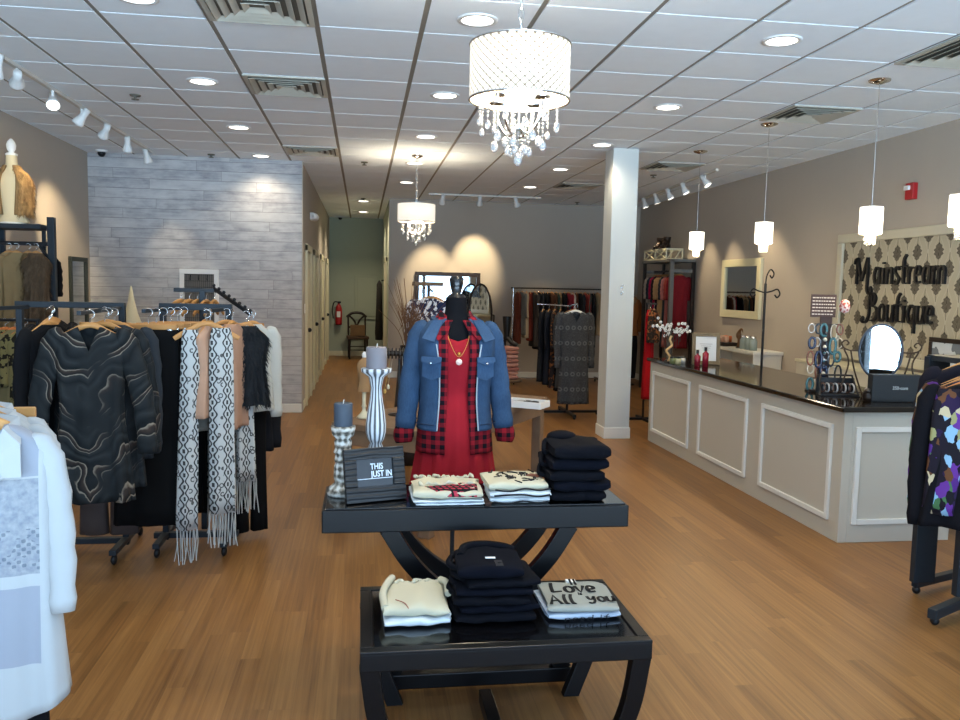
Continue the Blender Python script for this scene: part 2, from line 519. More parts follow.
# corridor doors on the left with cream casings
for k, y in enumerate((11.5, 13.2, 15.2, 17.3)):
    d = MB().bb(HXL - .03, HXL + .012, y - .42, y + .42, 0.01, 2.04).build('door_%d' % (k + 1), M['cream'], bevel=.004); d['kind'] = 'structure'
    f = MB()
    f.bb(HXL, HXL + .035, y - .52, y - .43, 0, 2.13); f.bb(HXL, HXL + .035, y + .43, y + .52, 0, 2.13); f.bb(HXL, HXL + .035, y - .52, y + .52, 2.05, 2.14)
    f.build('door_casing', M['cream'], d, bevel=.004)
    MB().ball((HXL + .05, y - .35, 1.0), .03).build('door_handle', M['blackm'], d)
d = MB().bb(HXR - .012, HXR, 15.2, 16.1, 0.01, 2.04).build('door_5', M['cream'], bevel=.004); d['kind'] = 'structure'
f = MB(); f.bb(HXR - .035, HXR, 15.1, 15.2, 0, 2.13); f.bb(HXR - .035, HXR, 16.1, 16.2, 0, 2.13); f.bb(HXR - .035, HXR, 15.1, 16.2, 2.05, 2.14)
f.build('door_casing', M['cream'], d, bevel=.004)

# corridor end wall fittings
t = thing('electrical_panel', 'flat sage painted electrical panel cover on the corridor end wall', 'panel', (.085, YE, 1.34))
MB().bb(-.26, .26, -.03, 0, -.5, .5).build('panel_frame', M['hall'], t, bevel=.006)
MB().bb(-.20, .20, -.042, -.03, -.43, .43).build('panel_door', M['hall'], t, bevel=.004)
t = thing('fire_extinguisher', 'red fire extinguisher with black hose hung on the corridor end wall', 'fire extinguisher', (-.53, YE - .09, .95))
MB().lathe([(.0, -.24), (.07, -.24), (.075, -.2), (.075, .12), (.05, .19), (.025, .22), (.025, .25)], n=20).build('cylinder', M['red'], t)
MB().bb(-.02, .05, -.05, .0, .25, .29).build('valve', M['blackm'], t, bevel=.004)
MB().tube(cat([(0, -.02, .27), (-.1, -.04, .27), (-.14, -.03, .1), (-.12, -.04, -.1)]), .013).build('hose', M['blackm'], t)
MB().box((0, -.077, 0), (.08, .004, .13)).build('paper_tag', M['plastic'], t)

# chair at the corridor's end
t = thing('side_chair', 'dark wooden chair with carved backrest at the end of the corridor', 'chair', (-.10, 18.15, 0), 0.1)
for sx in (-1, 1):
    MB().tube([(sx * .19, -.19, 0), (sx * .19, -.19, .45)], [.017, .022], 8).build('leg', M['darkwood'], t)
    MB().tube([(sx * .18, .2, 0), (sx * .18, .19, .45), (sx * .19, .26, .95)], .02, 8).build('leg', M['darkwood'], t)
MB().bb(-.23, .23, -.22, .22, .43, .5).build('seat', flat('brown_seat', '#4c3a2c'), t, bevel=.02)
mb = MB()
mb.tube(cat([(-.22, .26, .9), (-.12, .27, .98), (0, .275, 1.0), (.12, .27, .98), (.22, .26, .9)]), .03, 8)
mb.tube(cat([(-.16, .25, .93), (-.07, .24, .84), (0, .24, .72), (.07, .24, .84), (.16, .25, .93)]), .022, 8)
mb.bar((-.18, .22, .68), (.18, .22, .68), .03, .05)
mb.build('backrest', M['darkwood'], t)
mb = MB(); mb.bar((-.19, -.19, .2), (.19, -.19, .2), .02, .02); mb.bar((-.18, .19, .25), (.18, .19, .25), .02, .02); mb.build('stretcher', M['darkwood'], t)
tag(MB().bb(-.16, .16, -.06, .06, -.12, .12).build('wicker_box', flat('wicker', '#6b5339', var=.3), loc=(-.10, 18.0, .625), bevel=.01), 'brown woven box standing on the corridor chair seat', 'box')
t = thing('hanging_coat', 'dark coat hanging on the right wall of the corridor', 'coat', (HXR - .1, 17.4, 1.72))
MB().loft([[Vector((x * w * .35, y * w, -z)) for x, y in ((-1, -.5), (0, -1), (1, -.6), (1, .6), (0, 1), (-1, .5))] for z, w in ((0, .03), (.08, .16), (.5, .18), (1.1, .24), (1.25, .22))]).build('coat_body', fabric('#23211f'), t)
MB().box((.07, 0, -.0), (.06, .03, .03)).build('wall_hook', M['blackm'], t)

# ------------------------------------------------------------ ceiling fittings
SURF = {}
def light(parent, kind, energy, loc=(0, 0, 0), color=(1, .86, .68), size=.06, **k):
    l = D.lights.new('lamp', kind); l.energy = energy * LAMP; l.color = color
    if kind == 'SPOT': l.spot_size = k.get('angle', 1.2); l.spot_blend = k.get('blend', .6); l.shadow_soft_size = size
    elif kind == 'POINT': l.shadow_soft_size = size
    o = D.objects.new('lamp', l); link(o, parent); o.location = loc
    o.rotation_euler = k.get('rot', (0, 0, 0))
    return o
cans = [(-1.2, 4.7), (.63, 4.7), (2.46, 4.7), (-1.2, 6.52), (.63, 6.55), (2.46, 6.54), (-1.2, 8.33), (.62, 8.36), (2.45, 8.36), (-1.2, 10.1), (.62, 10.17), (2.45, 10.17), (2.45, 12.05), (.0, 14.95), (.0, 17.1),
        (-1.2, 2.87), (.63, 2.87), (2.46, 2.87), (.62, 12.05)]
names = ['above the plank wall side, nearest row', 'nearest row, just left of the large chandelier', 'nearest row, on the right', 'second row, on the left', 'second row, left of the big chandelier shade', 'second row, right of the big chandelier shade',
         'third row, on the left', 'third row, in the middle', 'third row, by the top of the column', 'against the plank wall', 'behind the small chandelier canopy', 'just left of the column, fourth row', 'far row before the back wall', 'over the corridor, nearer one', 'over the corridor, farther one',
         'out over the entrance, left', 'out over the entrance, middle', 'out over the entrance, right', 'far row before the standing mirror']
proto = None
for (x, y), nm in zip(cans, names):
    lab = 'round recessed downlight ' + nm
    if proto is None:
        proto = t = thing('recessed_light', lab, 'ceiling light', (x, y, ZC), group='recessed ceiling downlights')
        MB().lathe([(.115, 0), (.115, -.006), (.09, -.008), (.09, -.001)], n=32, cap=(False, False)).build('trim_ring', M['plastic'], t)
        MB().lathe([(.09, -.004), (.085, -.0045), (.0, -.0045)], n=32, cap=(False, False)).build('lens', M['can'], t)
    else: t = dup(proto, (x, y, ZC), label=lab)
for o in [o for o in D.objects if o.name.startswith('recessed_light')]:
    light(o, 'SPOT', 60 if o.location.y > 14 else 22, (0, 0, -.02), (1, .85, .62), .07, angle=2.3, blend=.8)

def vent(x, y, lab, n=5):
    t = thing('ceiling_vent', lab, 'vent', (x, y, ZC), group='square ceiling air vents')
    mb = MB(); s = .295
    for a, b_, w in ((s, s, .03),):
        mb.bb(-a, a, -a, -a + w, -.012, 0); mb.bb(-a, a, a - w, a, -.012, 0); mb.bb(-a, -a + w, -a + w, a - w, -.012, 0); mb.bb(a - w, a, -a + w, a - w, -.012, 0)
    mb.build('vent_frame', M['ventm'], t)
    mb = MB()
    for k in range(4):
        a = .255 - k * .06; w = .034; zt, zb = -.002, -.022
        for q in range(4):
            R = Rz(q * PI / 2)
            vs = [R @ Vector(v) for v in ((-a, -a, zb), (a, -a, zb), (a - w, -a + w, zt), (-a + w, -a + w, zt))]
            mb.add(vs, [(0, 1, 2, 3)])
    mb.build('louvres', M['ventm'], t, solid=.003)
    MB().bb(-.27, .27, -.27, .27, -.0015, 0).build('vent_backing', M['ventd'], t)
vent(-.58, 4.70, 'square four-way ceiling vent cut by the top edge of the photo')
vent(-.58, 6.52, 'square four-way ceiling vent, second back in the left column of vents')
vent(-.58, 9.57, 'square four-way ceiling vent nearest the plank wall')
vent(3.69, 9.57, 'square ceiling vent just right of the column top')
vent(3.69, 6.52, 'square ceiling vent between the pendant canopies over the counter')
vent(3.69, 4.70, 'square four-way ceiling vent at the right edge of the photo')
vent(3.08, 11.7, 'small looking ceiling vent left of the column near the back wall')

spr = [(-1.84, 7.12, 'left of centre, amid open tiles'), (-1.78, 10.15, 'just in front of the plank wall'), (3.73, 10.34, 'right of the column before the back track lights'), (.01, 10.26, 'over the corridor mouth'), (0, 14.5, 'inside the corridor beside the nearer downlight'), (3.66, 13.9, 'right before the back wall')]
for x, y, nm in spr:
    t = thing('fire_sprinkler', 'small dark ceiling sprinkler head ' + nm, 'sprinkler', (x, y, ZC), group='ceiling sprinkler heads')
    MB().lathe([(.045, 0), (.04, -.01), (.012, -.012), (.012, -.03), (.03, -.034), (.03, -.038), (0, -.04)], n=16).build('sprinkler_head', M['ventd'], t)
for x, y, lab in ((-3.02, 10.2, 'dark dome security camera in the left ceiling corner by the plank wall'), (-.5, 18.5, 'dark dome security camera on the ceiling at the corridor end')):
    t = thing('dome_camera', lab, 'camera', (x, y, ZC))
    MB().lathe([(.07, 0), (.07, -.02), (.05, -.022)], n=20).build('mount', M['plastic'], t)
    MB().ball((0, 0, -.03), .045).build('dome', M['blackm'], t)

def track(p, q, lab, aims, spots, es):
    p, q = Vector(p), Vector(q)
    t = thing('track_light', lab, 'track light', p)
    MB().bar((0, 0, -.013), q - p + Vector((0, 0, -.013)), .035, .026).build('track_rail', flat('track', '#cfcdc6', .4), t)
    for k, s in enumerate(spots):
        c = (q - p) * s
        dirv = (Vector(aims[k]) - (p + c + Vector((0, 0, -.10)))).normalized()
        h = MB().tube([c + Vector((0, 0, -.02)), c + Vector((0, 0, -.07))], .012, 8).build('lamp_arm', M['plastic'], t)
        R = dirv.to_track_quat('Z', 'Y').to_matrix()
        c2 = c + Vector((0, 0, -.10))
        hd = MB().lathe([(.0, -.09), (.028, -.09), (.03, -.02), (.034, .0), (.05, .05), (.052, .07), (.046, .07)], c2, 20, (True, False), R).build('lamp_head', M['plastic'], t)
        MB().lathe([(.045, .062), (.0, .062)], c2, 20, (False, False), R).build('lamp_lens', M['can'], hd)
        o = light(t, 'SPOT', es[k], c2 + dirv * .085, (1, .80, .50), .03, angle=.75, blend=.75)
        o.rotation_euler = dirv.to_track_quat('-Z', 'Y').to_euler()
track((-2.43, 5.4, ZC), (-2.43, 10.05, ZC), 'long white track light with angled heads running above the left racks', [(-3.0, 6.5, 1.3), (-3.06, 7.8, 2.5), (-1.7, 5.0, 1.0), (-3.05, 7.75, 2.2), (-3.24, 9.35, 2.05), (-2.6, 9.7, 1.5), (-2.2, 10.4, 1.6)],
      [.13, .2, .345, .49, .63, .79, .955], [25, 22, 25, 30, 90, 20, 12])
track((4.5, 13.0, ZC), (4.27, 9.6, ZC), 'white track light with angled heads to the right of the column', [(4.9, 12.6, 1.5), (4.9, 12.0, 1.5), (4.98, 11.2, 1.6), (4.98, 10.4, 1.5), (4.98, 9.3, 1.7)], [.06, .25, .44, .64, .88], [25, 35, 35, 35, 45])
track((1.05, 13.35, ZC), (2.9, 13.35, ZC), 'short white track light before the back wall', [(1.17, 14.4, 1.75), (1.96, 14.4, 2.05), (3.2, 14.0, 1.3)], [.12, .45, .78], [100, 110, 25])

# chandeliers
def chandelier(loc, r, h, lab, e, big):
    """loc: centre of the shade's underside"""
    t = thing('crystal_chandelier', lab, 'chandelier', loc)
    x, y, z = loc
    up = ZC - z
    MB().lathe([(.065, up), (.065, up - .02), (.02, up - .035), (0, up - .035)], n=20).build('ceiling_canopy', M['chrome'], t)
    # chain of links
    mb = MB(); n = int((up - .04 - h) / .045)
    for k in range(n):
        zz = h + .02 + k * .045
        ring = [Vector((.011 * math.cos(a), 0, .028 * math.sin(a))) for a in [2 * PI * j / 10 for j in range(11)]]
        R = Rz(PI / 2 * (k % 2))
        mb.tube([R @ v + Vector((0, 0, zz + .02)) for v in ring], .003, 5, (False, False))
    mb.build('chain', M['chrome'], t)
    n = 40
    mb = MB()
    mb.loft([[Vector((r * math.cos(2 * PI * j / n), r * math.sin(2 * PI * j / n), zz)) for j in range(n)] for zz in (0, h)], (False, False))
    mb.build('shade', M['shade'], t, solid=.004)
    mb = MB()
    for zz in (0, h):
        mb.tube([(r * 1.01 * math.cos(2 * PI * j / n), r * 1.01 * math.sin(2 * PI * j / n), zz) for j in range(n + 1)], .005, 6, (False, False))
    for a in (0, 2 * PI / 3, 4 * PI / 3): mb.tube([(0, 0, h * .9), (r * math.cos(a), r * math.sin(a), h)], .003, 5)
    mb.tube([(0, 0, h + .05), (0, 0, -.12)], .008, 8)
    mb.build('shade_frame', M['chrome'], t)
    for k in range(4):
        a = PI / 4 + k * PI / 2
        c, s_ = math.cos(a), math.sin(a)
        arm = MB().tube(cat([(0, 0, -.10), (r * .25 * c, r * .25 * s_, -.14), (r * .5 * c, r * .5 * s_, -.08), (r * .55 * c, r * .55 * s_, -.01)]), .006, 8)
        arm.lathe([(.035, 0), (.04, .012), (.012, .015), (.012, .05)], (r * .55 * c, r * .55 * s_, 0), 14)
        arm.build('candle_arm', M['chrome'], t)
        MB().ball((r * .55 * c, r * .55 * s_, .09), .022, sc=(1, 1, 1.6)).build('bulb', M['bulb'], t)
    rnd = random.Random(3)
    def drop(x, y, z0, L, rr=.012):
        mb = MB(); k = 0; zz = z0
        while zz > z0 - L + rr * 3:
            mb.ball((x, y, zz), .0055, 6, 4); zz -= .016
        mb.tube([(x, y, z0 + .004), (x, y, z0 - L + rr)], .0012, 4)
        mb.ball((x, y, z0 - L + rr), rr, 8, 5, (1, 1, 1.5))
        mb.build('crystal_drop', M['crystal'], t)
    sc_ = r / .22
    for k in range(12):
        a = 2 * PI * k / 12; drop(r * .8 * math.cos(a), r * .8 * math.sin(a), -.02, .09 * sc_ + .03 * (k % 2))
    for k in range(8):
        a = 2 * PI * (k + .5) / 8; drop(r * .5 * math.cos(a), r * .5 * math.sin(a), -.05, .13 * sc_ + .03 * (k % 2), .016)
    for k in range(6):
        a = 2 * PI * k / 6; drop(r * .22 * math.cos(a), r * .22 * math.sin(a), -.09, .14 * sc_, .014)
    drop(0, 0, -.10, .17 * sc_, .019)
    light(t, 'POINT', e, (0, 0, h * .45), (1, .85, .62), r * .5)
    light(t, 'POINT', e * .35, (0, 0, -.03), (1, .85, .62), r * .3)
chandelier((.645, 3.45, 2.40), .208, .225, 'large crystal chandelier with drum shade hanging nearest the camera', 26, True)
chandelier((.61, 9.55, 2.355), .215, .205, 'smaller looking crystal chandelier hanging before the back wall', 15, False)

def pendant(x, y, z0, lab, w=.076, h=.19):
    t = thing('pendant_light', lab, 'pendant light', (x, y, ZC), group='pendant lights over the counter')
    MB().lathe([(.075, 0), (.07, -.012), (.015, -.03), (0, -.03)], n=24).build('ceiling_canopy', M['chrome'], t)
    dz = z0 - ZC
    MB().tube([(0, 0, -.02), (0, 0, dz + h)], .0035, 6).build('cord', M['chrome'], t)
    MB().lathe([(w, dz), (w, dz + h), (.01, dz + h)], n=28, cap=(False, False)).build('glass_shade', M['pshade'], t, solid=.003)
    mb = MB()
    for zz in (dz, dz + h): mb.tube([(w * 1.02 * math.cos(2 * PI * j / 24), w * 1.02 * math.sin(2 * PI * j / 24), zz) for j in range(25)], .003, 5, (False, False))
    mb.build('shade_rim', M['chrome'], t)
    mb = MB()
    for k in range(12):
        a = 2 * PI * k / 12
        for q in range(5): mb.ball((.036 * math.cos(a), .036 * math.sin(a), dz - .008 - q * .016), .0065, 6, 4)
    mb.build('crystal_beads', M['crystal'], t)
    light(t, 'POINT', 20, (0, 0, dz - .02), (1, .78, .46), .05)
pendant(3.57, 5.40, 2.05, 'lit pendant light hanging before the lettered wall panel')
pendant(3.57, 6.97, 2.06, 'lit pendant light beside the white framed mirror, second of three')
pendant(3.57, 8.47, 2.07, 'lit pendant light farthest back, beside the clothes shelf unit')
pendant(3.57, 4.27, 2.04, 'lit pendant light cut by the right edge of the photo')

t = thing('emergency_light', 'white emergency light unit high on the corridor left wall', 'emergency light', (HXL, 12.1, 2.58))
MB().bb(0, .06, -.14, .14, -.05, .05).build('light_housing', M['plastic'], t, bevel=.006)
for s_ in (-1, 1): MB().lathe([(0, 0), (.04, 0), (.045, .04), (.02, .07)], (.07, s_ * .11, -.02), 14, rot=Rx(.9)).build('light_head', M['plastic'], t)
t = thing('light_switch', 'white light switch plate at the corridor mouth', 'switch', (HXL + .0125, 10.72, 1.3)); MB().bb(0, .008, -.04, .04, -.06, .06).build('switch_plate', M['plastic'], t, bevel=.002); MB().bb(.008, .014, -.01, .01, -.02, .02).build('toggle', M['cream'], t)

# ------------------------------------------------------------ garments (local frame: x across the shoulders, -y the front, z down from the hook at 0)
def smooth_rows(rows, k=4):
    P = [rows[0]] + rows + [rows[-1]]; out = []
    for i in range(1, len(P) - 2):
        for j in range(k):
            t = j / k
            out.append([0.5 * ((2 * b) + (c - a) * t + (2 * a - 5 * b + 4 * c - d) * t * t + (3 * b - a - 3 * c + d) * t ** 3) for a, b, c, d in zip(P[i - 1], P[i], P[i + 1], P[i + 2])])
    out.append(list(rows[-1])); return out
def sp(v, e): return math.copysign(abs(v) ** e, v)
def body(rows, n=44, folds=7, amp=.012, ph=0.0, pw=.75, vneck=0.0, vw=.06, gap=None, fall=1.0, sway=0.0, k=4):
    """rows (z, cx, cy, half width, half depth); gap = half angle left open at the front"""
    rows = smooth_rows(rows, k); z0, z1 = rows[0][0], rows[-1][0]
    mb = MB(); rings = []
    for z, cx, cy_, hw, hd in rows:
        t = (z0 - z) / (z0 - z1 + 1e-9); ring = []
        for j in range(n + (1 if gap else 0)):
            if gap:
                g = gap if not callable(gap) else gap(t)
                th = g + (2 * PI - 2 * g) * j / n
            else: th = 2 * PI * j / n
            a = amp * (t ** fall) * math.sin(folds * th + ph + 1.7 * t) + amp * .45 * (t ** fall) * math.sin((folds * 2 + 1) * th + ph * 2 + 3 * t)
            sx, sy_ = sp(math.sin(th), pw), -sp(math.cos(th), pw)
            x = cx + (hw + a * .35) * sx; y = cy_ + (hd + a) * sy_ + sway * t * math.sin(5 * x + ph) * .02
            zz = z
            if vneck and math.cos(th) > 0:
                zz -= vneck * max(0, 1 - abs(x) / vw) * max(0, 1 - t * 5)
            ring.append(Vector((x, y, zz)))
        rings.append(ring)
    mb.loft(rings, (False, False), True, closed=not gap)
    return mb
def sleeve(side, sh, elbow, cuff, r0=.055, r1=.045, r2=.035, flat_=.6, wr=.004):
    pts = cat([(side * (sh[0] - .045), sh[1], sh[2] + .022), (side * (sh[0] + .012), sh[1], sh[2] - .02), (side * elbow[0], elbow[1], elbow[2]), (side * cuff[0], cuff[1], cuff[2])], 6)
    n = len(pts); R = []
    for i in range(n):
        t = i / (n - 1)
        if i < 5:
            R.append(r0 * (.35, .62, .82, .93, .99)[i]); continue
        R.append((r0 + (r1 - r0) * t * 2 if t < .5 else r1 + (r2 - r1) * (t - .5) * 2) + wr * math.sin(i * 2.3))
    return MB().tube(pts, R, 14, (True, False), ref=(0, 1, 0), flat=flat_)
def hanger(parent=None, mat=None, w=.21, drop=0.075, clip=False, name='wooden_hanger', label=None, group=None, loc=(0, 0, 0), rz=0.0):
    mat = mat or M['hang']
    t = thing(name, label, 'hanger', loc, rz, group)
    if clip:
        MB().bb(-w * .8, w * .8, -.007, .007, -.115, -.085).build('shoulder_bar', mat, t, bevel=.004)
    else:
        MB().tube(cat([(-w, 0, -.085 - drop), (-w * .6, 0, -.085 - drop * .45), (0, 0, -.075), (w * .6, 0, -.085 - drop * .45), (w, 0, -.085 - drop)], 4), [.012] * 1 + [.014] * 15 + [.012], 10, ref=(0, 1, 0), flat=.5).build('shoulder_bar', mat, t)
    hk = MB().tube([(0, 0, -.08), (0, 0, -.045)] + [(.022 * math.sin(a), 0, -.022 - .022 * math.cos(a)) for a in [PI * 1.25 * j / 8 for j in range(9)]], .0022, 6)
    hk.build('hook', M['chrome'], t)
    if clip:
        for sx in (-1, 1): MB().bb(sx * w * .6 - .012, sx * w * .6 + .012, -.012, .012, -.15, -.11).build('clip', M['chrome'], t, bevel=.002)
    return t
FURS = []
def fuzz(mb, n, L, seed=1):
    rnd = random.Random(seed); nf = len(mb.f); vs = []; fs = []
    for k in range(n):
        f = mb.f[rnd.randrange(nf)]
        if len(f) < 4: continue
        P4 = [Vector(mb.v[i]) for i in f[:4]]; u, v = rnd.random(), rnd.random()
        c = P4[0].lerp(P4[1], u).lerp(P4[3].lerp(P4[2], u), v); nn = (P4[1] - P4[0]).cross(P4[3] - P4[0])
        if nn.length < 1e-9: continue
        nn.normalize(); cc = Vector((c.x, c.y, 0))
        if nn.dot(cc) < 0: nn = -nn
        d = (nn * .45 + Vector((rnd.uniform(-.4, .4), rnd.uniform(-.4, .4), -1))).normalized() * L * rnd.uniform(.6, 1.2)
        s_ = d.cross(nn).normalized() * .006
        b = len(vs); vs += [c - s_, c + s_, c + d + nn * .006]; fs.append((b, b + 1, b + 2))
    mb.add(vs, fs, False)
def garment(kind, mat, label, loc, rz=0.0, L=.65, w=.21, d=.035, name=None, cat_=None, group=None, sl=.5, ph=0.0, amp=.012, folds=7, slmat=None, vneck=0.0, vw=.06, flare=1.05, hz=0.0, cuffmat=None, hem=None, collar=None, sln=.07, slout=.008):
    """a garment hanging from a hook at loc"""
    name = name or {'top': 'blouse', 'dress': 'dress', 'skirt': 'skirt', 'vest': 'vest', 'coat': 'coat', 'pants': 'trousers'}[kind]
    t = thing(name, label, cat_ or name.replace('_', ' '), loc, rz, group)
    if kind in ('top', 'dress', 'vest', 'coat'):
        furry = mat in FURS
        rows = [(-.085, 0, 0, .055, d * .9), (-.105, 0, 0, w * .55, d * .95), (-.150, 0, 0, w * .98, d), (-.22, 0, 0, w * .95, d * 1.15), (-.12 - L * .45, 0, 0, w * .86, d * 1.2), (-.1 - L * .75, 0, 0, w * (.9 * .5 + flare * .5), d * 1.3), (-.1 - L, 0, 0, w * flare, d * 1.35)]
        mbb = body(rows, folds=folds, amp=amp, ph=ph, vneck=vneck, vw=vw)
        if furry: fuzz(mbb, 3200, .05)
        mbb.build('body', mat, t, solid=0 if furry else .002)
        if kind != 'vest' and sl > 0:
            for s in (-1, 1):
                sleeve(s, (w * .90, 0, -.155), (w * 1.03 + slout, d * .2, -.165 - sl * .5), (w * 1.0 + slout * 1.4 + .006, -d * .2, -.165 - sl), sln * .72, sln * .68, sln * .52, .55).build('sleeve', slmat or mat, t, solid=.002)
        if collar:
            mb = MB()
            for s in (-1, 1):
                mb.add([(s * .0, -d - .012, -.17), (s * .055, -d - .004, -.09), (s * .10, -d - .012, -.13), (s * .065, -d - .018, -.205), (0, d, -.075), (s * .05, d * .5, -.078)], [(0, 1, 2, 3), (1, 5, 2)])
            mb.build('collar', collar, t, solid=.004)
    elif kind == 'skirt':
        rows = [(-.12, 0, 0, w * .8, d * .7), (-.2, 0, 0, w * .86, d), (-.12 - L * .5, 0, 0, w * .95, d * 1.2), (-.12 - L, 0, 0, w * flare, d * 1.5)]
        body(rows, folds=folds, amp=amp, ph=ph).build('body', mat, t, solid=.002)
    elif kind == 'pants':
        body([(-.12, 0, 0, w * .8, d * .8), (-.2, 0, 0, w * .85, d), (-.36, 0, 0, w * .9, d * 1.1)], folds=4, amp=amp * .5, ph=ph).build('body', mat, t, solid=.002)
        for s in (-1, 1):
            body([(-.33, s * w * .45, 0, w * .45, d * 1.1), (-.12 - L * .6, s * w * .46, 0, w * .38, d), (-.12 - L, s * w * .48, 0, w * .42 * flare, d)], n=24, folds=3, amp=amp * .6, ph=ph + s).build('trouser_leg', mat, t, solid=.002)
    return t
def with_hanger(kind, mat, label, loc, rz=0.0, hmat=None, hlabel=None, hgroup=None, clip=None, hw=None, **k):
    g = garment(kind, mat, label, loc, rz, **k)
    clip = kind in ('skirt', 'pants') if clip is None else clip
    hanger(mat=hmat, clip=clip, w=hw or (k.get('w', .21) * (1.0 if clip else .96)), label=hlabel or ('hanger of the ' + label), group=hgroup, loc=loc, rz=rz, name='wooden_hanger')
    return g

# ---- fabric patterns
def pat_marble(base, mid, hi, s=1.0, name='marbled_print'):
    b = MatB(name, .85, .15); x, y, z = b.xyz()
    w = b.noise(2.6 * s, 2)
    n = b.noise(50, 3)
    ph_ = z * 4.2 * s - x.ab() * 5.0 * s + w * 3.2 + n * .05
    f = ph_.fr()
    col = b.ramp(f, [(0.0, base), (.22, mid), (.40, base), (.62, mid), (.655, hi), (.675, base), (.80, '#3a302b'), (.855, hi), (.87, base), (1.0, base)])
    brk = b.noise(4.5, 2); m2 = ((brk - .36) * 6.0).cl()
    b.color(b.mix((1.0 - m2 * (n * .5 + .6)).cl(), col, b.mix(brk, base, mid)))
    return b.mat
def pat_plaid(base, dark, light=None, s=.03, rough=.9, name='plaid'):
    b = MatB(name, rough, .15); x, y, z = b.xyz()
    a = (x / s).fr().lt(.5); c = (z / s).fr().lt(.5)
    k = (a + c) * .5
    col = b.mix(k, base, dark)
    if light:
        l = ((x / (s * 2)).fr().lt(.07)).mx((z / (s * 2)).fr().lt(.07)); col = b.mix(l, col, light)
    b.color(col); return b.mat
def pat_spots(base, spot, sc=30, th=.5, w=.06, ring=False, name='printed_cloth'):
    b = MatB(name, .9, .15)
    n = b.noise(sc, 2)
    k = (n - th).ab().lt(w * .35) if ring else n.gt(th)
    b.color(b.mix(k, base, spot)); return b.mat
def pat_bandana():
    b = MatB('printed_shawl', .9, .15); x, y, z = b.xyz()
    v = b.t.nodes.new('ShaderNodeTexVoronoi'); v.inputs['Scale'].default_value = 30
    tc = b.t.nodes.new('ShaderNodeTexCoord'); b.t.links.new(tc.outputs['Object'], v.inputs[0])
    d = E(b.t, v.outputs['Distance'])
    u = (x * 13.0 + y * 3.0 + .22).fr() - .5; wv = (z * 95.0).sin(); wob = b.noise(9, 2) * .12 - .06
    chain = (((u + wob).ab() - (wv * .10 + .17)).ab()).lt(.055)
    eye = (u + wob).ab().lt(.07) * wv.gt(.45)
    rings = ((d - .33).ab().lt(.09))
    k_ = chain.mx(eye).mx(rings * (u.ab().gt(.30)) * .9)
    b.color(b.mix(k_ * .92, '#b4b8b8', '#101318')); return b.mat
def pat_fair():
    b = MatB('grey_fair_isle_knit', .9, .1); x, y, z = b.xyz()
    u = ((x / .075).fr() - .5) * .075; v = ((z / .19).fr() - .5) * .19
    r = (u * u + v * v).m('SQRT')
    ring = (r - .02).ab().lt(.007)
    n = b.noise(160, 2)
    col = b.mix(n.gt(.53), '#34363a', '#4b4d50'); b.color(b.mix(ring * .45, col, '#77797a')); return b.mat
def pat_geo(cols, sc=13):
    b = MatB('abstract_print', .8, .2)
    v = b.t.nodes.new('ShaderNodeTexVoronoi'); v.inputs['Scale'].default_value = sc; v.distance = 'MANHATTAN'
    tc = b.t.nodes.new('ShaderNodeTexCoord')
    mp = b.t.nodes.new('ShaderNodeMapping'); mp.inputs['Scale'].default_value = (1.1, .4, .7); mp.inputs['Rotation'].default_value = (0, .5, 0)
    b.t.links.new(tc.outputs['Object'], mp.inputs[0]); b.t.links.new(mp.outputs[0], v.inputs[0])
    s = b.t.nodes.new('ShaderNodeSeparateColor'); b.t.links.new(v.outputs['Color'], s.inputs[0])
    f = E(b.t, s.outputs[0]); n = len(cols)
    r = b.ramp(f, [(i / n, c) for i, c in enumerate(cols)])
    for nd in b.t.nodes:
        if nd.type == 'VALTORGB': nd.color_ramp.interpolation = 'CONSTANT'
    b.color(r); return b.mat
def pat_fur(a, c_):
    b = MatB('fur', 1.0, .1); n = b.noise(30, 5, sc=(1, 1, .25), rough=.7)
    b.color(b.mix(n, a, c_)); b.bump(b.noise(90, 3, sc=(1, 1, .2)), .01, .9); return b.mat
def pat_denim():
    b = MatB('denim', .9, .15); n = b.noise(7, 4); n2 = b.noise(180, 2, sc=(1, 1, .3))
    col = b.mix((n * .75 + n2 * .35).cl(), '#152236', '#3d5878')
    b.color(col); b.bump(n2, .001, .5); return b.mat
P = dict(
    marble=pat_marble('#101417', '#2b2f31', '#8f8678', 1.2),
    marble2=pat_marble('#14181b', '#25292c', '#6a635a', 1.6),
    flannel=pat_plaid('#7c1420', '#0c0912', None, .042), tplaid=pat_plaid('#b0364a', '#141414', '#d8c8b8', .03),
    navyplaid=pat_spots('#d8d8da', '#232c48', 22, .5), shawl=pat_bandana(), fair=pat_fair(),
    geo=pat_geo(['#141018', '#4a2470', '#141018', '#7fa3bd', '#231536', '#8d8a5e', '#17101c', '#3f6440', '#5b2d80', '#b5a584', '#15101a', '#5c3a22'], 26),
    fur=pat_fur('#453424', '#a3875f'), furd=pat_fur('#362a20', '#86705a'), shaggy=pat_fur('#15171a', '#2f3236'), furl=pat_fur('#52361e', '#b49468'),
    denim=pat_denim(), olive=pat_spots('#6e6845', '#1d1c16', 24, .52), lace=pat_spots('#a9b4c4', '#dfe8f2', 70, .5),
    bandwhite=pat_spots('#d6d8d2', '#15151a', 16, .5, .1, True), floralbrown=pat_spots('#2a221f', '#84502f', 25, .56),
)

FURS += [P['fur'], P['furd'], P['shaggy'], P['furl']]
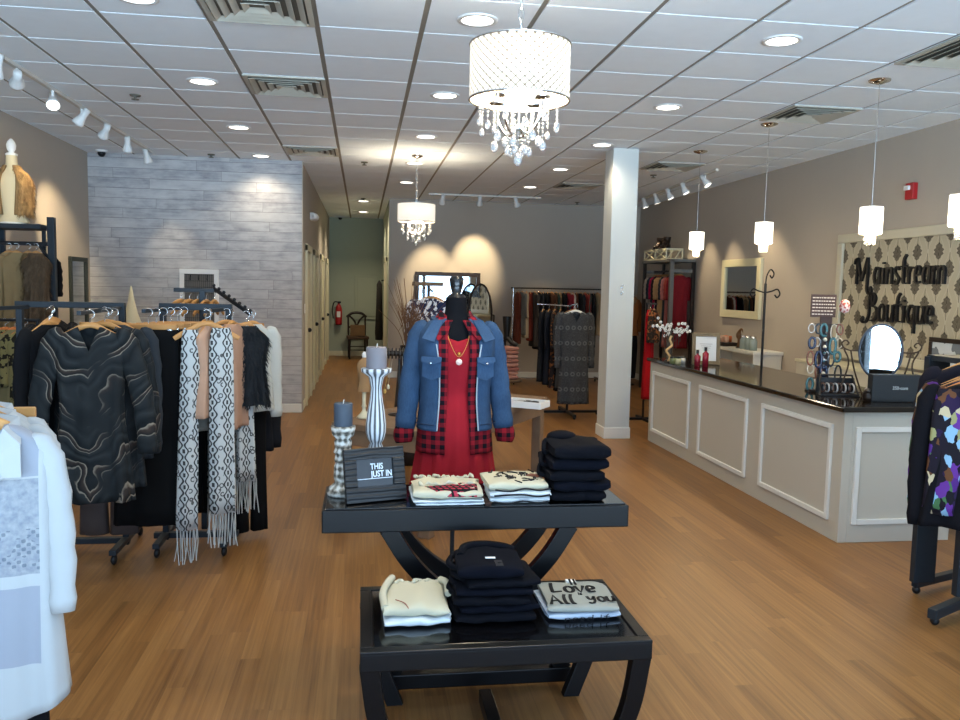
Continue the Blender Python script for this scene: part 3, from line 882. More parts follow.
# ------------------------------------------------------------ centre: nesting display tables
t = thing('low_display_table', 'low black lacquered display table in front, with splayed legs', 'table', (.485, 2.81, 0))
X0, X1, Y0, Y1 = -.485, .485, -.29, .29
MB().bb(X0, X1, Y0, Y1, .385, .445).build('apron', M['blackw'], t, bevel=.004)
MB().bb(X0 + .045, X1 - .045, Y0 + .045, Y1 - .045, .444, .449).build('inset_top', M['blacktop'], t, bevel=.001)
fr = MB(); fr.bb(X0, X1, Y0, Y0 + .04, .44, .452); fr.bb(X0, X1, Y1 - .04, Y1, .44, .452); fr.bb(X0, X0 + .04, Y0 + .04, Y1 - .04, .44, .452); fr.bb(X1 - .04, X1, Y0 + .04, Y1 - .04, .44, .452)
fr.build('top_frame', M['blackw'], t, bevel=.003)
for sx in (-1, 1):
    for sy_ in (-1, 1):
        mb = MB(); pts = cat([(sx * .455, sy_ * .26, .39), (sx * .425, sy_ * .25, .2), (sx * .35, sy_ * .24, 0)], 6)
        rings = []
        for p in pts: rings.append([p + Vector((a * .032, b_ * .022, 0)) for a, b_ in ((-1, -1), (1, -1), (1, 1), (-1, 1))])
        mb.loft(rings, smooth=False); mb.build('leg', M['blackw'], t, bevel=.003)
MB().bar((0, -.24, .03), (0, .21, .03), .05, .05).build('stretcher', M['blackw'], t, bevel=.004)

t = thing('tall_display_table', 'tall black display table with curved crossing legs behind the low one', 'table', (.475, 3.33, 0))
X0, X1, Y0, Y1 = -.625, .605, -.20, .20
MB().bb(X0, X1, Y0, Y1, .655, .744).build('apron', M['blackw'], t, bevel=.004)
MB().bb(X0 + .012, X1 - .012, Y0 + .012, Y1 - .012, .743, .75).build('top_board', M['blacktop'], t, bevel=.002)
for yy in (-.155, .155):
    for s in (-1, 1):
        mb = MB(); rings = []
        for p, w in zip(cat([(s * .385, yy, .66), (s * .30, yy, .50), (s * .16, yy, .385), (0, yy, .345)], 6), [1] * 30):
            pass
        pts = cat([(s * .37, yy, .66), (s * .285, yy, .525), (s * .185, yy, .42), (s * .07, yy, .345), (0, yy, .325)], 5)
        for i, p in enumerate(pts):
            tg = (pts[min(i + 1, len(pts) - 1)] - pts[max(i - 1, 0)]).normalized(); nn = Vector((-tg.z, 0, tg.x))
            rings.append([p + nn * .034 + Vector((0, -.022, 0)), p - nn * .034 + Vector((0, -.022, 0)), p - nn * .034 + Vector((0, .022, 0)), p + nn * .034 + Vector((0, .022, 0))])
        mb.loft(rings, smooth=False); mb.build('curved_leg', M['blackw'], t, bevel=.003)
        mb = MB(); rings = []
        pts = cat([(0, yy, .30), (s * .15, yy, .26), (s * .28, yy, .17), (s * .36, yy, .05)], 6)
        for i, p in enumerate(pts):
            tg = (pts[min(i + 1, len(pts) - 1)] - pts[max(i - 1, 0)]).normalized(); nn = Vector((-tg.z, 0, tg.x))
            rings.append([p + nn * .034 + Vector((0, -.022, 0)), p - nn * .034 + Vector((0, -.022, 0)), p - nn * .034 + Vector((0, .022, 0)), p + nn * .034 + Vector((0, .022, 0))])
        mb.loft(rings, smooth=False); mb.build('curved_leg', M['blackw'], t, bevel=.003)
    MB().bb(-.39, .39, yy - .025, yy + .025, 0, .06).build('foot_rail', M['blackw'], t, bevel=.004)
    MB().bb(-.07, .07, yy - .02, yy + .02, .28, .37).build('joint_block', M['blackw'], t, bevel=.004)
MB().bb(-.03, .03, -.14, .14, .3, .34).build('stretcher', M['blackw'], t, bevel=.004)

# candles and holders
slate = flat('slate_wax', '#3f4854', .6, .3, var=.06); lilac = flat('grey_wax', '#6f6b70', .6, .3, var=.12)
b = MatB('whitewashed_carving', .7, .2); x, y, z = b.xyz(); th = y.m('ARCTAN2', x)
n = b.noise(30, 3); st = ((th * 12.0).sin() * .5 + .5) * .8 + n * .25
b.color(b.ramp(st.cl(), [(.2, '#4b4c50'), (.36, '#6b6c70'), (.5, '#adb0b4'), (.8, '#c4c7ca')])); carved = b.mat
b = MatB('carved_antique', .75, .2); x, y, z = b.xyz(); th = y.m('ARCTAN2', x)
k = ((z * 210.0).sin() * .22 + (th * 9.0).sin() * (z * 45.0).sin() * .25 + b.noise(70, 4)).cl()
b.color(b.ramp(k, [(.2, '#4a4742'), (.5, '#918c82'), (.8, '#c9c9c4')])); carved2 = b.mat
MB().lathe([(.0, 0), (.062, 0), (.066, .012), (.058, .03), (.036, .048), (.034, .06), (.038, .075), (.036, .12), (.03, .135), (.036, .145), (.034, .15), (.032, .17), (.04, .18), (.034, .19), (.036, .225), (.03, .235), (.044, .25), (.05, .275), (.05, .288), (0, .288)], n=28).build('candle_holder', carved2, loc=(-.075, 3.36, .75))
tag(D.objects['candle_holder'], 'short carved whitewashed candle holder at the table corner, left of the black frame', 'candle holder', 'carved candle holders')
def candle(r, h, loc, mat, lab):
    t = thing('pillar_candle', lab, 'candle', loc)
    MB().lathe([(0, 0), (r * .98, 0), (r, .003), (r, h - .004), (r * .93, h), (r * .5, h - .004), (0, h - .004)], n=32).build('wax_body', mat, t)
    MB().tube([(0, 0, h - .006), (.001, 0, h + .004), (.003, 0, h + .014)], .0016, 6).build('wick', M['plastic'], t)
candle(.038, .095, (-.075, 3.36, 1.038), slate, 'dark slate blue pillar candle on the short holder')
h2 = MB().lathe([(0, 0), (.055, 0), (.058, .02), (.05, .03), (.03, .05), (.028, .09), (.034, .1), (.034, .15), (.028, .16), (.036, .17), (.03, .19), (.024, .205), (.034, .22), (.042, .25), (.043, .285), (.036, .34), (.026, .40), (.023, .44), (.027, .46), (.03, .475), (.033, .485), (.062, .505), (.064, .52), (0, .52)], n=32).build('candle_holder', carved, loc=(.06, 3.42, .75))
tag(h2, 'tall white ribbed candle holder standing behind the black message frame', 'candle holder', 'carved candle holders')
candle(.043, .09, (.06, 3.42, 1.27), lilac, 'weathered grey pillar candle on the tall ribbed holder')

# message frame
b = MatB('black_ridged_frame', .35, .4); x, y, z = b.xyz(); b.color('#141518'); b.bump((z * 260.0 + b.noise(8, 2) * 6.0).sin(), .003, .6); ridg = b.mat
t = thing('message_frame', 'black picture frame reading THIS JUST IN leaning on the tall table', 'picture frame', (.062, 3.235, .752), .30, rx=-.25)
wf, hf = .252, .215
mb = MB(); mb.bb(-wf / 2, wf / 2, -.012, .012, 0, .06); mb.bb(-wf / 2, wf / 2, -.012, .012, hf - .045, hf); mb.bb(-wf / 2, -wf / 2 + .05, -.012, .012, .06, hf - .045); mb.bb(wf / 2 - .05, wf / 2, -.012, .012, .06, hf - .045)
mb.build('frame_moulding', ridg, t, bevel=.003)
MB().bb(-wf / 2 + .05, wf / 2 - .05, .0, .006, .06, hf - .045).build('message_card', flat('grey_card', '#26282b', .25, .5), t)
tm = text_mesh('THIS', .034, .0005, .78, .0006); tm.xf(Matrix.Translation((-.018, -.003, .128)) @ Matrix.Rotation(PI / 2, 4, 'X'))
t2 = text_mesh('JUST IN', .034, .0005, .78, .0006); t2.xf(Matrix.Translation((-.016, -.003, .098)) @ Matrix.Rotation(PI / 2, 4, 'X'))
t2.add(tm.v, tm.f); t2.bb(-.074, .074, -.0035, -.002, .090, .0925)
t2.build('lettering', flat('white_ink', '#d8e2ec'), t)
MB().bar((0, .012, .15), (0, .08, .012), .05, .004).build('easel_back', M['blackm'], t)

# folded garments
def folded(w, d, h, mat, name, label, cat_, loc, rz=0, group=None, seed=0, layers=2, irr=.006, parts=None, sag=.0):
    rnd = random.Random(seed); t = thing(name, label, cat_, loc, rz, group)
    lh = h / layers; mb = MB()
    for L in range(layers):
        nx, ny = 16, 12; ww = w * (1 - .03 * rnd.random()); dd = d * (1 - .04 * rnd.random()); ox, oy = rnd.uniform(-irr, irr), rnd.uniform(-irr, irr)
        rings = []
        for i in range(nx + 1):
            u = -1 + 2 * i / nx; ring = []
            edge = (1 - abs(u) ** 8)
            for j in range(20):
                a = 2 * PI * j / 20; cc, ss = sp(math.cos(a), .35), sp(math.sin(a), .6)
                p = Vector((ox + u * ww / 2, oy + cc * dd / 2 * (1 - .04 * abs(u) ** 6), lh * L + lh / 2 + ss * lh * .52 * (.55 + .45 * edge) ))
                q = noise.noise(Vector((p.x * 14 + seed, p.y * 14, p.z * 40 + seed)))
                p.z += q * irr * .8 if ss > 0 else 0; p.y += noise.noise(Vector((p.x * 20, L * 3 + seed, 0))) * irr * 1.4
                p.x += noise.noise(Vector((p.y * 22, L * 5 + seed, 3))) * irr * (1.6 if abs(u) > .8 else 0)
                ring.append(p)
            rings.append(ring)
        mb.loft(rings, (True, True), True)
    mb.build('folded_cloth', mat, t)
    return t
jean = flat('black_denim', '#0a0b11', .95, .1, var=.25)
jean2 = flat('navy_black_denim', '#080a13', .95, .1, var=.25)
creamc = flat('cream_knit', '#b8b29c', .95, .1, var=.05); whitec = flat('white_knit', '#c9d0d4', .95, .1, var=.03); greyc = flat('heather_grey_jersey', '#8f9088', .95, .1, var=.1)
pos = ['bottom', 'second from bottom', 'middle', 'second from top', 'topmost']
zz = .752
for k in range(5):
    h = (.042, .044, .045, .05, .062)[k]
    f = folded(.235 + .006 * (k % 2), .26, h, jean2 if k % 2 else jean, 'folded_jeans', 'folded black jeans, %s of the stack on the tall table' % pos[k], 'jeans', (.885 + .01 * math.sin(k * 2), 3.29, zz), .05 * math.sin(k * 3), 'black jeans stacked on the tall table', k, 1, .011)
    if k >= 2:
        MB().tube(cat([(-.125, -.08 + .02 * k, .01), (-.145, -.03, .02), (-.13, .03, .03 + .005 * k), (-.10, .10, .035)]), [.010] * 15 + [.012], 8).build('waistband', jean, f)
    zz += h - .002
MB().ball((0, 0, 0), .03, 12, 8, (2.2, 1.5, .9)).build('cuff_roll', jean, f, loc=(-.05, .07, .062))
# cream shirts with plaid motif, white printed shirts
def frilly(parent, w, d, z, mat, n=22, s=0):
    mb = MB(); rnd = random.Random(s); pts = []
    for i in range(n): pts.append((-w / 2 + w * i / (n - 1), d / 2 + rnd.uniform(-.012, .012), z + rnd.uniform(-.004, .012)))
    mb.tube(cat(pts, 2), [.007 + .003 * math.sin(i * 1.9) for i in range((n - 1) * 2 + 1)], 8); mb.build('ruffled_edge', mat, parent)
f = folded(.285, .27, .024, whitec, 'folded_shirt', 'white folded shirt under the cream one with the red plaid patch', 'shirt', (.345, 3.275, .752), .02, 'folded cream shirts left of the dress on the tall table', 11, 2, .008)
f = folded(.28, .26, .034, creamc, 'folded_shirt', 'cream folded shirt with a red plaid patch, on top of its pile', 'shirt', (.345, 3.28, .776), -.03, 'folded cream shirts left of the dress on the tall table', 12, 1, .012)
frilly(f, .25, .24, .03, creamc, 22, 1); frilly(f, .22, -.05, .034, creamc, 14, 2)
mb = MB()
ps = [(-.05, -.12), (.12, -.105), (.125, -.02), (.06, .0), (.02, -.03), (-.09, -.06)]
mb.add([(x, y, .033 + .002) for x, y in ps], [tuple(range(6))]); mb.add([(-.05, -.12, .035), (.12, -.105, .035), (.115, -.136, .012), (-.04, -.136, .014)], [(0, 1, 2, 3)])
b = MatB('plaid_patch', .9, .1); x, y, z = b.xyz(); a = ((x + y * .3) / .026).fr().lt(.4); c = (y / .03).fr().lt(.4)
b.color(b.mix(a.mx(c), '#9c3444', '#1b1518')); mb.build('plaid_patch', b.mat, f, solid=.004)
def squiggles(parent, zt, w, d, seed, n=16, col='#14151a'):
    rnd = random.Random(seed); mb = MB()
    for k in range(n):
        cx, cy_ = rnd.uniform(-w, w), rnd.uniform(-d, d); a0 = rnd.uniform(0, 6); pts = []
        for i in range(5): pts.append((cx + .012 * i * math.cos(a0) + rnd.uniform(-.008, .008), cy_ + .012 * i * math.sin(a0) + rnd.uniform(-.008, .008), zt))
        mb.tube(cat(pts, 3), .0028, 6, ref=(0, 0, 1))
    mb.build('printed_marks', flat('black_print', col), parent)
zz = .752
for k in range(3):
    f = folded(.25, .25, (.026, .026, .036)[k], creamc if k == 2 else whitec, 'folded_shirt', ['white folded shirt with black lines, bottom of the right pile', 'white folded shirt with black lines, middle of the right pile', 'cream folded shirt with black script and a brown diamond, on top of the right pile'][k],
               'shirt', (.635, 3.27, zz), .02 * (k - 1), 'folded printed shirts right of the dress on the tall table', 20 + k, 1, .009)
    zz += (.026, .026, .036)[k] - .001
    MB().tube(cat([(-.11, -.128, .012), (-.05, -.131, .006 + .01 * (k % 2)), (.01, -.131, .016), (.07, -.131, .008), (.118, -.127, .014)]), .0035, 6).build('printed_line', flat('black_print', '#14151a'), f)
squiggles(f, .0375, .10, .09, 5, 22)
MB().add([(.04, .0, .0385), (.085, -.03, .0385), (.12, .0, .0385), (.07, .035, .0385)], [(0, 1, 2, 3)]).build('diamond_motif', flat('brown_ink', '#6f4031'), f, solid=.002)
tag(MB().bb(-.012, .012, -.06, .06, 0, .012).build('ribbon', flat('brown_ribbon', '#2b1a15'), loc=(.50, 3.19, .752), bevel=.003), 'dark brown ribbon lying between the two piles of shirts', 'ribbon')

# low table: cream trousers pile, black jeans pile, printed shirts
f = folded(.225, .26, .026, whitec, 'folded_trousers', 'white folded trousers under the cream ones on the low table', 'trousers', (.20, 2.82, .453), .05, 'pale trousers on the low table', 31, 1, .012)
f = folded(.225, .27, .04, creamc, 'folded_trousers', 'cream folded trousers lying on top at the left of the low table', 'trousers', (.20, 2.83, .479), -.05, 'pale trousers on the low table', 32, 1, .016)
frilly(f, .21, .25, .035, creamc, 16, 4)
MB().tube(cat([(-.11, -.10, .03), (-.12, 0, .045), (-.105, .09, .05), (-.09, .14, .05)]), .014, 8).build('waistband', creamc, f)
MB().tube(cat([(.09, .13, .045), (.11, .08, .05), (.112, .0, .04)]), .013, 8).build('pocket_edge', creamc, f)
mb = MB(); mb.tube(cat([(-.075, -.06, .044), (-.045, -.085, .042), (-.03, -.12, .036)]), .0016, 5); mb.build('stitch_line', flat('red_thread', '#8a4a40'), f)
zz = .453; lp = ['bottom', 'second from bottom', 'third from bottom', 'third from top', 'second from top', 'topmost, with a white size sticker']
for k in range(6):
    h = .030
    f = folded((.285, .285, .275, .27, .26, .235)[k], (.27, .27, .26, .26, .25, .25)[k], h + (.018 if k == 5 else 0), jean2 if k % 2 else jean, 'folded_jeans', 'folded black jeans, %s of the stack on the low table' % lp[k], 'jeans', (.475 + .009 * math.sin(k * 2.2), 2.83 + .004 * k, zz), .06 * math.sin(k * 2), 'black jeans stacked on the low table', 40 + k, 1, .011)
    zz += h - .001
    MB().tube(cat([(-.125 + .005 * k, -.06, .012), (-.15, 0, .02), (-.13, .08, .026)]), .011, 8).build('waistband', jean, f)
MB().bb(-.018, .018, -.008, .008, 0, .002).build('size_sticker', M['plastic'], f, loc=(-.005, -.04, .053))
MB().bb(-.013, .013, -.03, .03, 0, .002).build('leather_patch', flat('black_leather', '#1d1b1d', .4), f, loc=(.02, -.09, .05))
MB().tube(cat([(-.105, .03, .036), (-.085, .09, .05), (-.02, .115, .052), (.06, .105, .046), (.10, .08, .036)]), .017, 8).build('rolled_waist', jean, f)
f = folded(.265, .27, .022, flat('pale_blue_jersey', '#a9b4c4', .95, .1), 'folded_shirt', 'pale folded shirt with black script, lower one at the right of the low table', 'shirt', (.79, 2.83, .453), .02, 'folded script shirts on the low table', 51, 1, .006)
s, w_ = script_mesh('need It', .021, .001, .10, .17, 3.6); s.xf(Matrix.Translation((-.085, -.1365, .001)) @ Matrix.Rotation(PI / 2, 4, 'X')); s.build('script_lettering', flat('black_print', '#0d0d10'), f)
f = folded(.26, .265, .026, greyc, 'folded_shirt', 'grey folded shirt lettered in black script, upper one on the low table', 'shirt', (.79, 2.835, .475), -.06, 'folded script shirts on the low table', 52, 1, .006)
mb = MB()
for txt, x, y, h in (('II', -.01, .075, .06), ('Love', -.095, .0, .10), ('All', -.115, -.11, .09), ('You', .025, -.09, .075), ('is', .0, -.027, .026)):
    s, w_ = script_mesh(txt, h, .0015, .08, .14, 1.2 if txt != 'II' else 1.0); s.xf(Matrix.Translation((x, y, .0285))); mb.add(s.v, s.f)
mb.build('script_lettering', flat('black_print', '#0d0d10'), f)
MB().bb(-.018, .018, .105, .135, .018, .029).build('neck_label', M['plastic'], f)

# ------------------------------------------------------------ the dressed mannequin
MX, MY = .455, 3.98
t = thing('dress_form', 'black dress form on a slim pole, dressed in red behind the tables', 'mannequin', (MX, MY, 0))
MB().lathe([(0, 0), (.16, 0), (.16, .012), (.03, .022), (0, .022)], n=32).build('base_plate', M['blackm'], t)
MB().tube([(0, 0, .02), (0, 0, .85)], .011, 10).build('pole', M['greym'], t)
rows = [(1.565, 0, 0, .052, .052), (1.52, 0, 0, .052, .055), (1.475, 0, 0, .062, .06), (1.445, 0, 0, .10, .07), (1.41, 0, 0, .155, .08), (1.36, 0, 0, .165, .10), (1.26, 0, -.01, .155, .115), (1.12, 0, 0, .122, .095), (1.0, 0, 0, .15, .11), (.88, 0, 0, .16, .12), (.80, 0, 0, .14, .10)]
mb = body(rows, amp=0, pw=1.0); mb.build('torso', flat('black_jersey', '#0d0e12', .9, .1), t)
MB().lathe([(.05, 1.56), (.04, 1.575), (.022, 1.585), (.032, 1.62), (.036, 1.655), (.026, 1.668), (0, 1.67)], n=20).build('neck_cap', flat('black_gloss', '#0c0c0f', .25, .5), t)
# red dress
b = MatB('red_jersey', .85, .2); b.color(b.mix(b.noise(6, 3), '#7c0f1c', '#981724')); redm = b.mat
t = thing('red_dress', 'long red sleeveless dress with gathered skirt on the dress form', 'dress', (MX, MY, 0))
rows = [(1.385, 0, -.012, .112, .098), (1.36, 0, -.012, .135, .112), (1.26, 0, -.01, .163, .130), (1.12, 0, 0, .132, .106), (1.06, 0, 0, .138, .112), (.98, 0, 0, .165, .13), (.86, 0, 0, .182, .15), (.74, 0, 0, .20, .17), (.60, 0, 0, .222, .19)]
body(rows, n=96, folds=13, amp=.014, pw=.95, vneck=.03, vw=.10, fall=2.2).build('dress_body', redm, t, solid=.003)
# denim jacket over flannel
def open_shell(rows, g0, g1, mat, name, parent, amp=.004, folds=6, n=60, solid=.006):
    body(rows, n=n, folds=folds, amp=amp, pw=.9, gap=lambda q: g0 + (g1 - g0) * q).build(name, mat, parent, solid=solid)
t = thing('flannel_shirt', 'red and black checked flannel shirt worn open under the denim jacket', 'shirt', (MX, MY, 0))
open_shell([(1.455, 0, .0, .085, .078), (1.43, 0, 0, .13, .095), (1.395, 0, -.004, .168, .116), (1.30, 0, -.01, .176, .148), (1.12, 0, 0, .158, .128), (1.0, 0, 0, .17, .142), (.91, 0, 0, .182, .158), (.815, 0, 0, .19, .17)], .25, .30, P['flannel'], 'shirt_body', t, .008, 6)
mb = MB()
for s in (-1, 1):
    mb.add([(s * .052, -.062, 1.475), (s * .085, -.06, 1.47), (s * .135, -.105, 1.40), (s * .098, -.150, 1.36), (s * .06, -.125, 1.40), (s * .07, .05, 1.50), (s * .10, .02, 1.46)], [(0, 1, 2, 3, 4), (0, 5, 6, 1)])
mb.build('shirt_collar', P['flannel'], t, solid=.006)
for s in (-1, 1):
    MB().tube(cat([(s * .244, -.02, .935), (s * .252, -.03, .89), (s * .250, -.035, .855)], 4), [.043, .045, .047, .049, .049, .048, .045, .042, .038], 16, (False, True), ref=(0, 1, 0), flat=.8).build('shirt_cuff', P['flannel'], t, solid=.003)
t = thing('denim_jacket', 'blue denim jacket with flap pockets worn over the red dress', 'jacket', (MX, MY, 0))
open_shell([(1.462, 0, 0, .10, .088), (1.435, 0, 0, .145, .105), (1.395, 0, -.004, .182, .130), (1.30, 0, -.01, .188, .162), (1.12, 0, 0, .172, .148), (1.0, 0, 0, .178, .156), (.925, 0, 0, .186, .168)], .50, .53, P['denim'], 'jacket_body', t, .005, 6)
for s in (-1, 1):
    sleeve(s, (.165, 0, 1.388), (.218, .0, 1.15), (.245, -.02, .925), .060, .053, .047, .9, .003).build('jacket_sleeve', P['denim'], t, solid=.005)
    mb = MB(); R = Rz(s * .42)
    c0 = Vector((s * .125, -.140, 1.24))
    def pk(x, z, dy): return c0 + R @ Vector((x, dy, z))
    mb.add([pk(-.05, .045, -.012), pk(.05, .045, -.012), pk(.05, .022, -.018), pk(0, .004, -.020), pk(-.05, .022, -.018)], [(0, 1, 2, 3, 4)])
    mb.add([pk(-.046, .03, -.007), pk(.046, .03, -.007), pk(.046, -.05, -.010), pk(0, -.068, -.010), pk(-.046, -.05, -.010)], [(0, 1, 2, 3, 4)])
    mb.build('flap_pocket', P['denim'], t, solid=.005)
    MB().ball(pk(0, .015, -.024), .006, 10, 6).build('button', M['chrome'], t)
    mb = MB(); mb.add([(s * .072, -.088, 1.455), (s * .12, -.085, 1.455), (s * .175, -.135, 1.37), (s * .12, -.165, 1.355), (s * .085, .075, 1.478), (s * .12, .06, 1.46)], [(0, 1, 2, 3), (0, 4, 5, 1)])
    mb.build('jacket_collar', P['denim'], t, solid=.006)
    mb = MB(); mb.tube(cat([(s * .108, -.148, 1.345), (s * .093, -.158, 1.24), (s * .09, -.142, 1.08), (s * .10, -.15, .93)]), .0035, 6); mb.build('topstitched_edge', flat('pale_seam', '#9aa4ad'), t)
mb = MB(); mb.tube([(0, 0, 0)] and [(.205 * math.sin(a), -.163 * math.cos(a), .955) for a in [.56 + (2 * PI - 1.12) * j / 40 for j in range(41)]], .003, 6); mb.build('waist_seam', flat('dark_seam', '#22324a'), t)
t = thing('necklace', 'fine gold necklace with a round pale pendant on the red dress', 'necklace', (MX, MY, 0))
MB().tube(cat([(-.055, -.075, 1.445), (-.045, -.138, 1.36), (0, -.156, 1.285), (.045, -.138, 1.36), (.055, -.075, 1.445)]), .0015, 6).build('chain', M['gold'], t)
MB().ball((0, -.158, 1.30), .009, 10, 6).build('bead', M['gold'], t)
MB().lathe([(0, 0), (.015, 0), (.015, .005), (0, .006)], (0, -.158, 1.262), 20, rot=Rx(PI / 2)).build('pendant_disc', flat('pearl', '#d8b9ae', .3, .5), t)
sys_y = None
for o in D.objects:
    if o.name.startswith('pendant_light') and abs(o.location.y - 4.27) < .01: o.location.y = 4.50

# ------------------------------------------------------------ reclaimed wood table behind, turned a little
TH = math.atan2(.83, .56)        # its long side
tx, ty = .436, 5.054
def tl(u, v, z=0):               # u along the long side, v along the short side (to the left)
    return (tx + u * math.cos(TH) - v * math.sin(TH), ty + u * math.sin(TH) + v * math.cos(TH), z)
t = thing('rustic_table', 'long reclaimed wood table behind the red dress', 'table', tl(1.01, .383), TH)
LX, LY = 1.01, .383
MB().bb(-LX, LX, -LY, LY, .655, .70).build('tabletop', M['rust'], t, bevel=.005)
mb = MB(); mb.bb(-LX + .03, LX - .03, -LY + .02, -LY + .05, .55, .655); mb.bb(-LX + .03, LX - .03, LY - .05, LY - .02, .55, .655); mb.bb(-LX + .02, -LX + .05, -LY + .05, LY - .05, .55, .655); mb.bb(LX - .05, LX - .02, -LY + .05, LY - .05, .55, .655)
mb.build('apron', M['rust'], t, bevel=.003)
for a in (-1, 1):
    for b_ in (-1, 1):
        MB().bb(a * (LX - .06) - .04, a * (LX - .06) + .04, b_ * (LY - .06) - .04, b_ * (LY - .06) + .04, 0, .655).build('leg', M['rust'], t, bevel=.006)
        MB().ball((a * (LX - .06), b_ * (LY - .012), .655), .012, 10, 6).build('bolt', M['chrome'], t)
t = thing('mini_dress_form', 'small tan cloth dress form on a white turned foot, on the rustic table', 'dress form', (.016, 5.64, .70))
MB().lathe([(0, 0), (.05, 0), (.05, .01), (.03, .03), (.014, .05), (.012, .07), (.018, .08), (.012, .10), (.016, .19), (.0, .19)], n=20).build('turned_foot', M['cream'], t)
body([(.425, 0, 0, .012, .012), (.41, 0, 0, .02, .02), (.385, 0, 0, .045, .032), (.34, 0, 0, .052, .04), (.27, 0, 0, .036, .03), (.185, 0, 0, .046, .036)], n=24, amp=0, pw=1).build('form_body', flat('tan_linen', '#9d7c58', .9), t)
MB().lathe([(.014, .42), (.018, .44), (.008, .46), (0, .462)], n=14).build('finial', M['plastic'], t)
t = thing('bracelet_stand', 'iron T-bar stand loaded with dark bracelets on the rustic table', 'jewelry stand', (.26, 5.77, .70))
MB().lathe([(0, 0), (.075, 0), (.075, .008), (.012, .016), (.01, .03)], n=24).build('stand_base', M['darkwood'], t)
MB().tube([(0, 0, .01), (0, 0, .46)], .007, 8).build('stand_pole', M['greym'], t)
mb = MB(); mb.tube([(-.085, 0, .44), (.09, 0, .44)], .02, 10); mb.build('crossbar', M['darkwood'], t)
for k in range(6):
    tag(MB().tube([(.0, .036 * math.cos(a), .036 * math.sin(a)) for a in [2 * PI * j / 16 for j in range(17)]], .006, 6, (False, False)).build('bracelet', flat('dark_beads', '#2b2522', .3, .5), loc=(.185 + k * .026, 5.77, 1.14)), 'dark beaded bracelet on the iron T-bar stand', 'bracelet', 'bracelets on the T-bar')
for k, (dx, dz, c) in enumerate(((-.10, .22, '#c8a45a'), (-.075, .25, '#d8d0b8'), (-.12, .18, '#8a3f2a'), (.035, .12, '#d2d0c8'), (.05, .17, '#2a2522'))):
    MB().ball((dx, 0, dz - .05), .012, 8, 6, (1, .6, 1.5)).tube([(dx, 0, dz - .035), (dx * .6, 0, .42)], .0015, 4).build('bead_pendant', flat('bead', c, .3, .5), t)
t = thing('earring_rack', 'clear acrylic earring rack with pale card rows on the rustic table', 'jewelry stand', (1.075, 6.35, .70), .3)
MB().bb(-.06, .06, -.035, .035, 0, .012).build('rack_base', M['plastic'], t, bevel=.002)
MB().bb(-.055, .055, -.003, .003, .01, .29).build('rack_board', flat('earring_board', '#6e6560'), t)
for r_ in range(3):
    for c in range(4):
        MB().bb(-.05 + c * .026, -.03 + c * .026, -.01, -.005, .05 + r_ * .085, .105 + r_ * .085).build('earring_card', flat('card', '#d8d8d6') if (r_ + c) % 2 else flat('card_dark', '#3a2f33'), t)
t = thing('jewelry_tray', 'white jewelry tray with dark bracelets near the rustic table corner', 'tray', (1.266, 6.17, .70), TH - PI / 2)
mb = MB(); mb.bb(-.16, .16, -.10, .10, 0, .012); mb.bb(-.16, .16, -.10, -.088, .012, .05); mb.bb(-.16, .16, .088, .10, .012, .05); mb.bb(-.16, -.148, -.088, .088, .012, .05); mb.bb(.148, .16, -.088, .088, .012, .05)
mb.build('tray_body', M['plastic'], t, bevel=.002)
for k in range(9):
    tag(MB().tube([(.03 * math.cos(a), .03 * math.sin(a), 0) for a in [2 * PI * j / 14 for j in range(15)]], .007, 6, (False, False)).build('bangle', flat('bangle', '#28211f' if k % 3 else '#b9b4ac', .3, .5), loc=tuple(Vector((1.266, 6.17, .723 + .012 * (k // 6))) + Rz(TH - PI / 2) @ Vector((-.11 + .055 * (k % 5), -.045 + .08 * ((k // 5) % 2), 0)))), 'small bangle lying in the white jewelry tray', 'bangle', 'bangles in the white tray')

# ------------------------------------------------------------ left: display racks
def post(mb, x, y, z0, z1, s=.03): return mb.bb(x - s / 2, x + s / 2, y - s / 2, y + s / 2, z0, z1)
t = thing('clothes_rack', 'gunmetal clothes rack carrying the marbled tops and black clothes', 'clothes rack', (0, 0, 0))
for x, y in ((-1.39, 5.02), (-1.95, 5.02)): post(MB(), x, y, .04, 1.47, .035).build('post', M['greym'], t, bevel=.003)
MB().bb(-1.97, -1.375, 5.00, 5.04, 1.45, 1.485).build('top_rail', M['greym'], t, bevel=.003)
MB().bar((-1.40, 5.0, 1.452), (-1.37, 4.22, 1.452), .02, .02).build('face_out_arm', M['greym'], t)
MB().bar((-1.9, 5.0, 1.452), (-1.98, 4.35, 1.452), .02, .02).build('face_out_arm', M['greym'], t)
MB().bb(-1.97, -1.37, 5.0, 5.04, .05, .085).build('foot_rail', M['greym'], t, bevel=.003)
for x in (-1.39, -1.95):
    MB().bb(x - .02, x + .02, 4.74, 5.35, .06, .09).build('foot', M['greym'], t, bevel=.003)
    for y in (4.77, 5.32): MB().ball((x, y, .03), .03, 12, 8, (.6, 1, 1)).build('caster', M['blackm'], t)
HZ = 1.465
def on(kind, mat, lab, x, y, rz=0, z=HZ, **k):
    return with_hanger(kind, mat, lab, (x, y, z), rz, hgroup=k.pop('hgroup', 'wooden hangers on the left racks'), **k)
on('top', P['marble'], 'dark marbled long top hanging at the front of its rack', -1.345, 4.30, .05, L=.87, w=.175, d=.04, sl=.56, slout=.06, sln=.085, vneck=.12, vw=.05, ph=.6, flare=1.12, amp=.02, name='marbled_tunic', cat_='top', group='marbled tops')
on('top', P['marble2'], 'dark marbled long top second from the front of its rack', -1.31, 4.42, -.10, slout=.04, L=.82, w=.175, d=.04, sl=.58, vneck=.12, vw=.06, ph=1.9, flare=1.1, amp=.02, name='marbled_tunic', cat_='top', group='marbled tops')
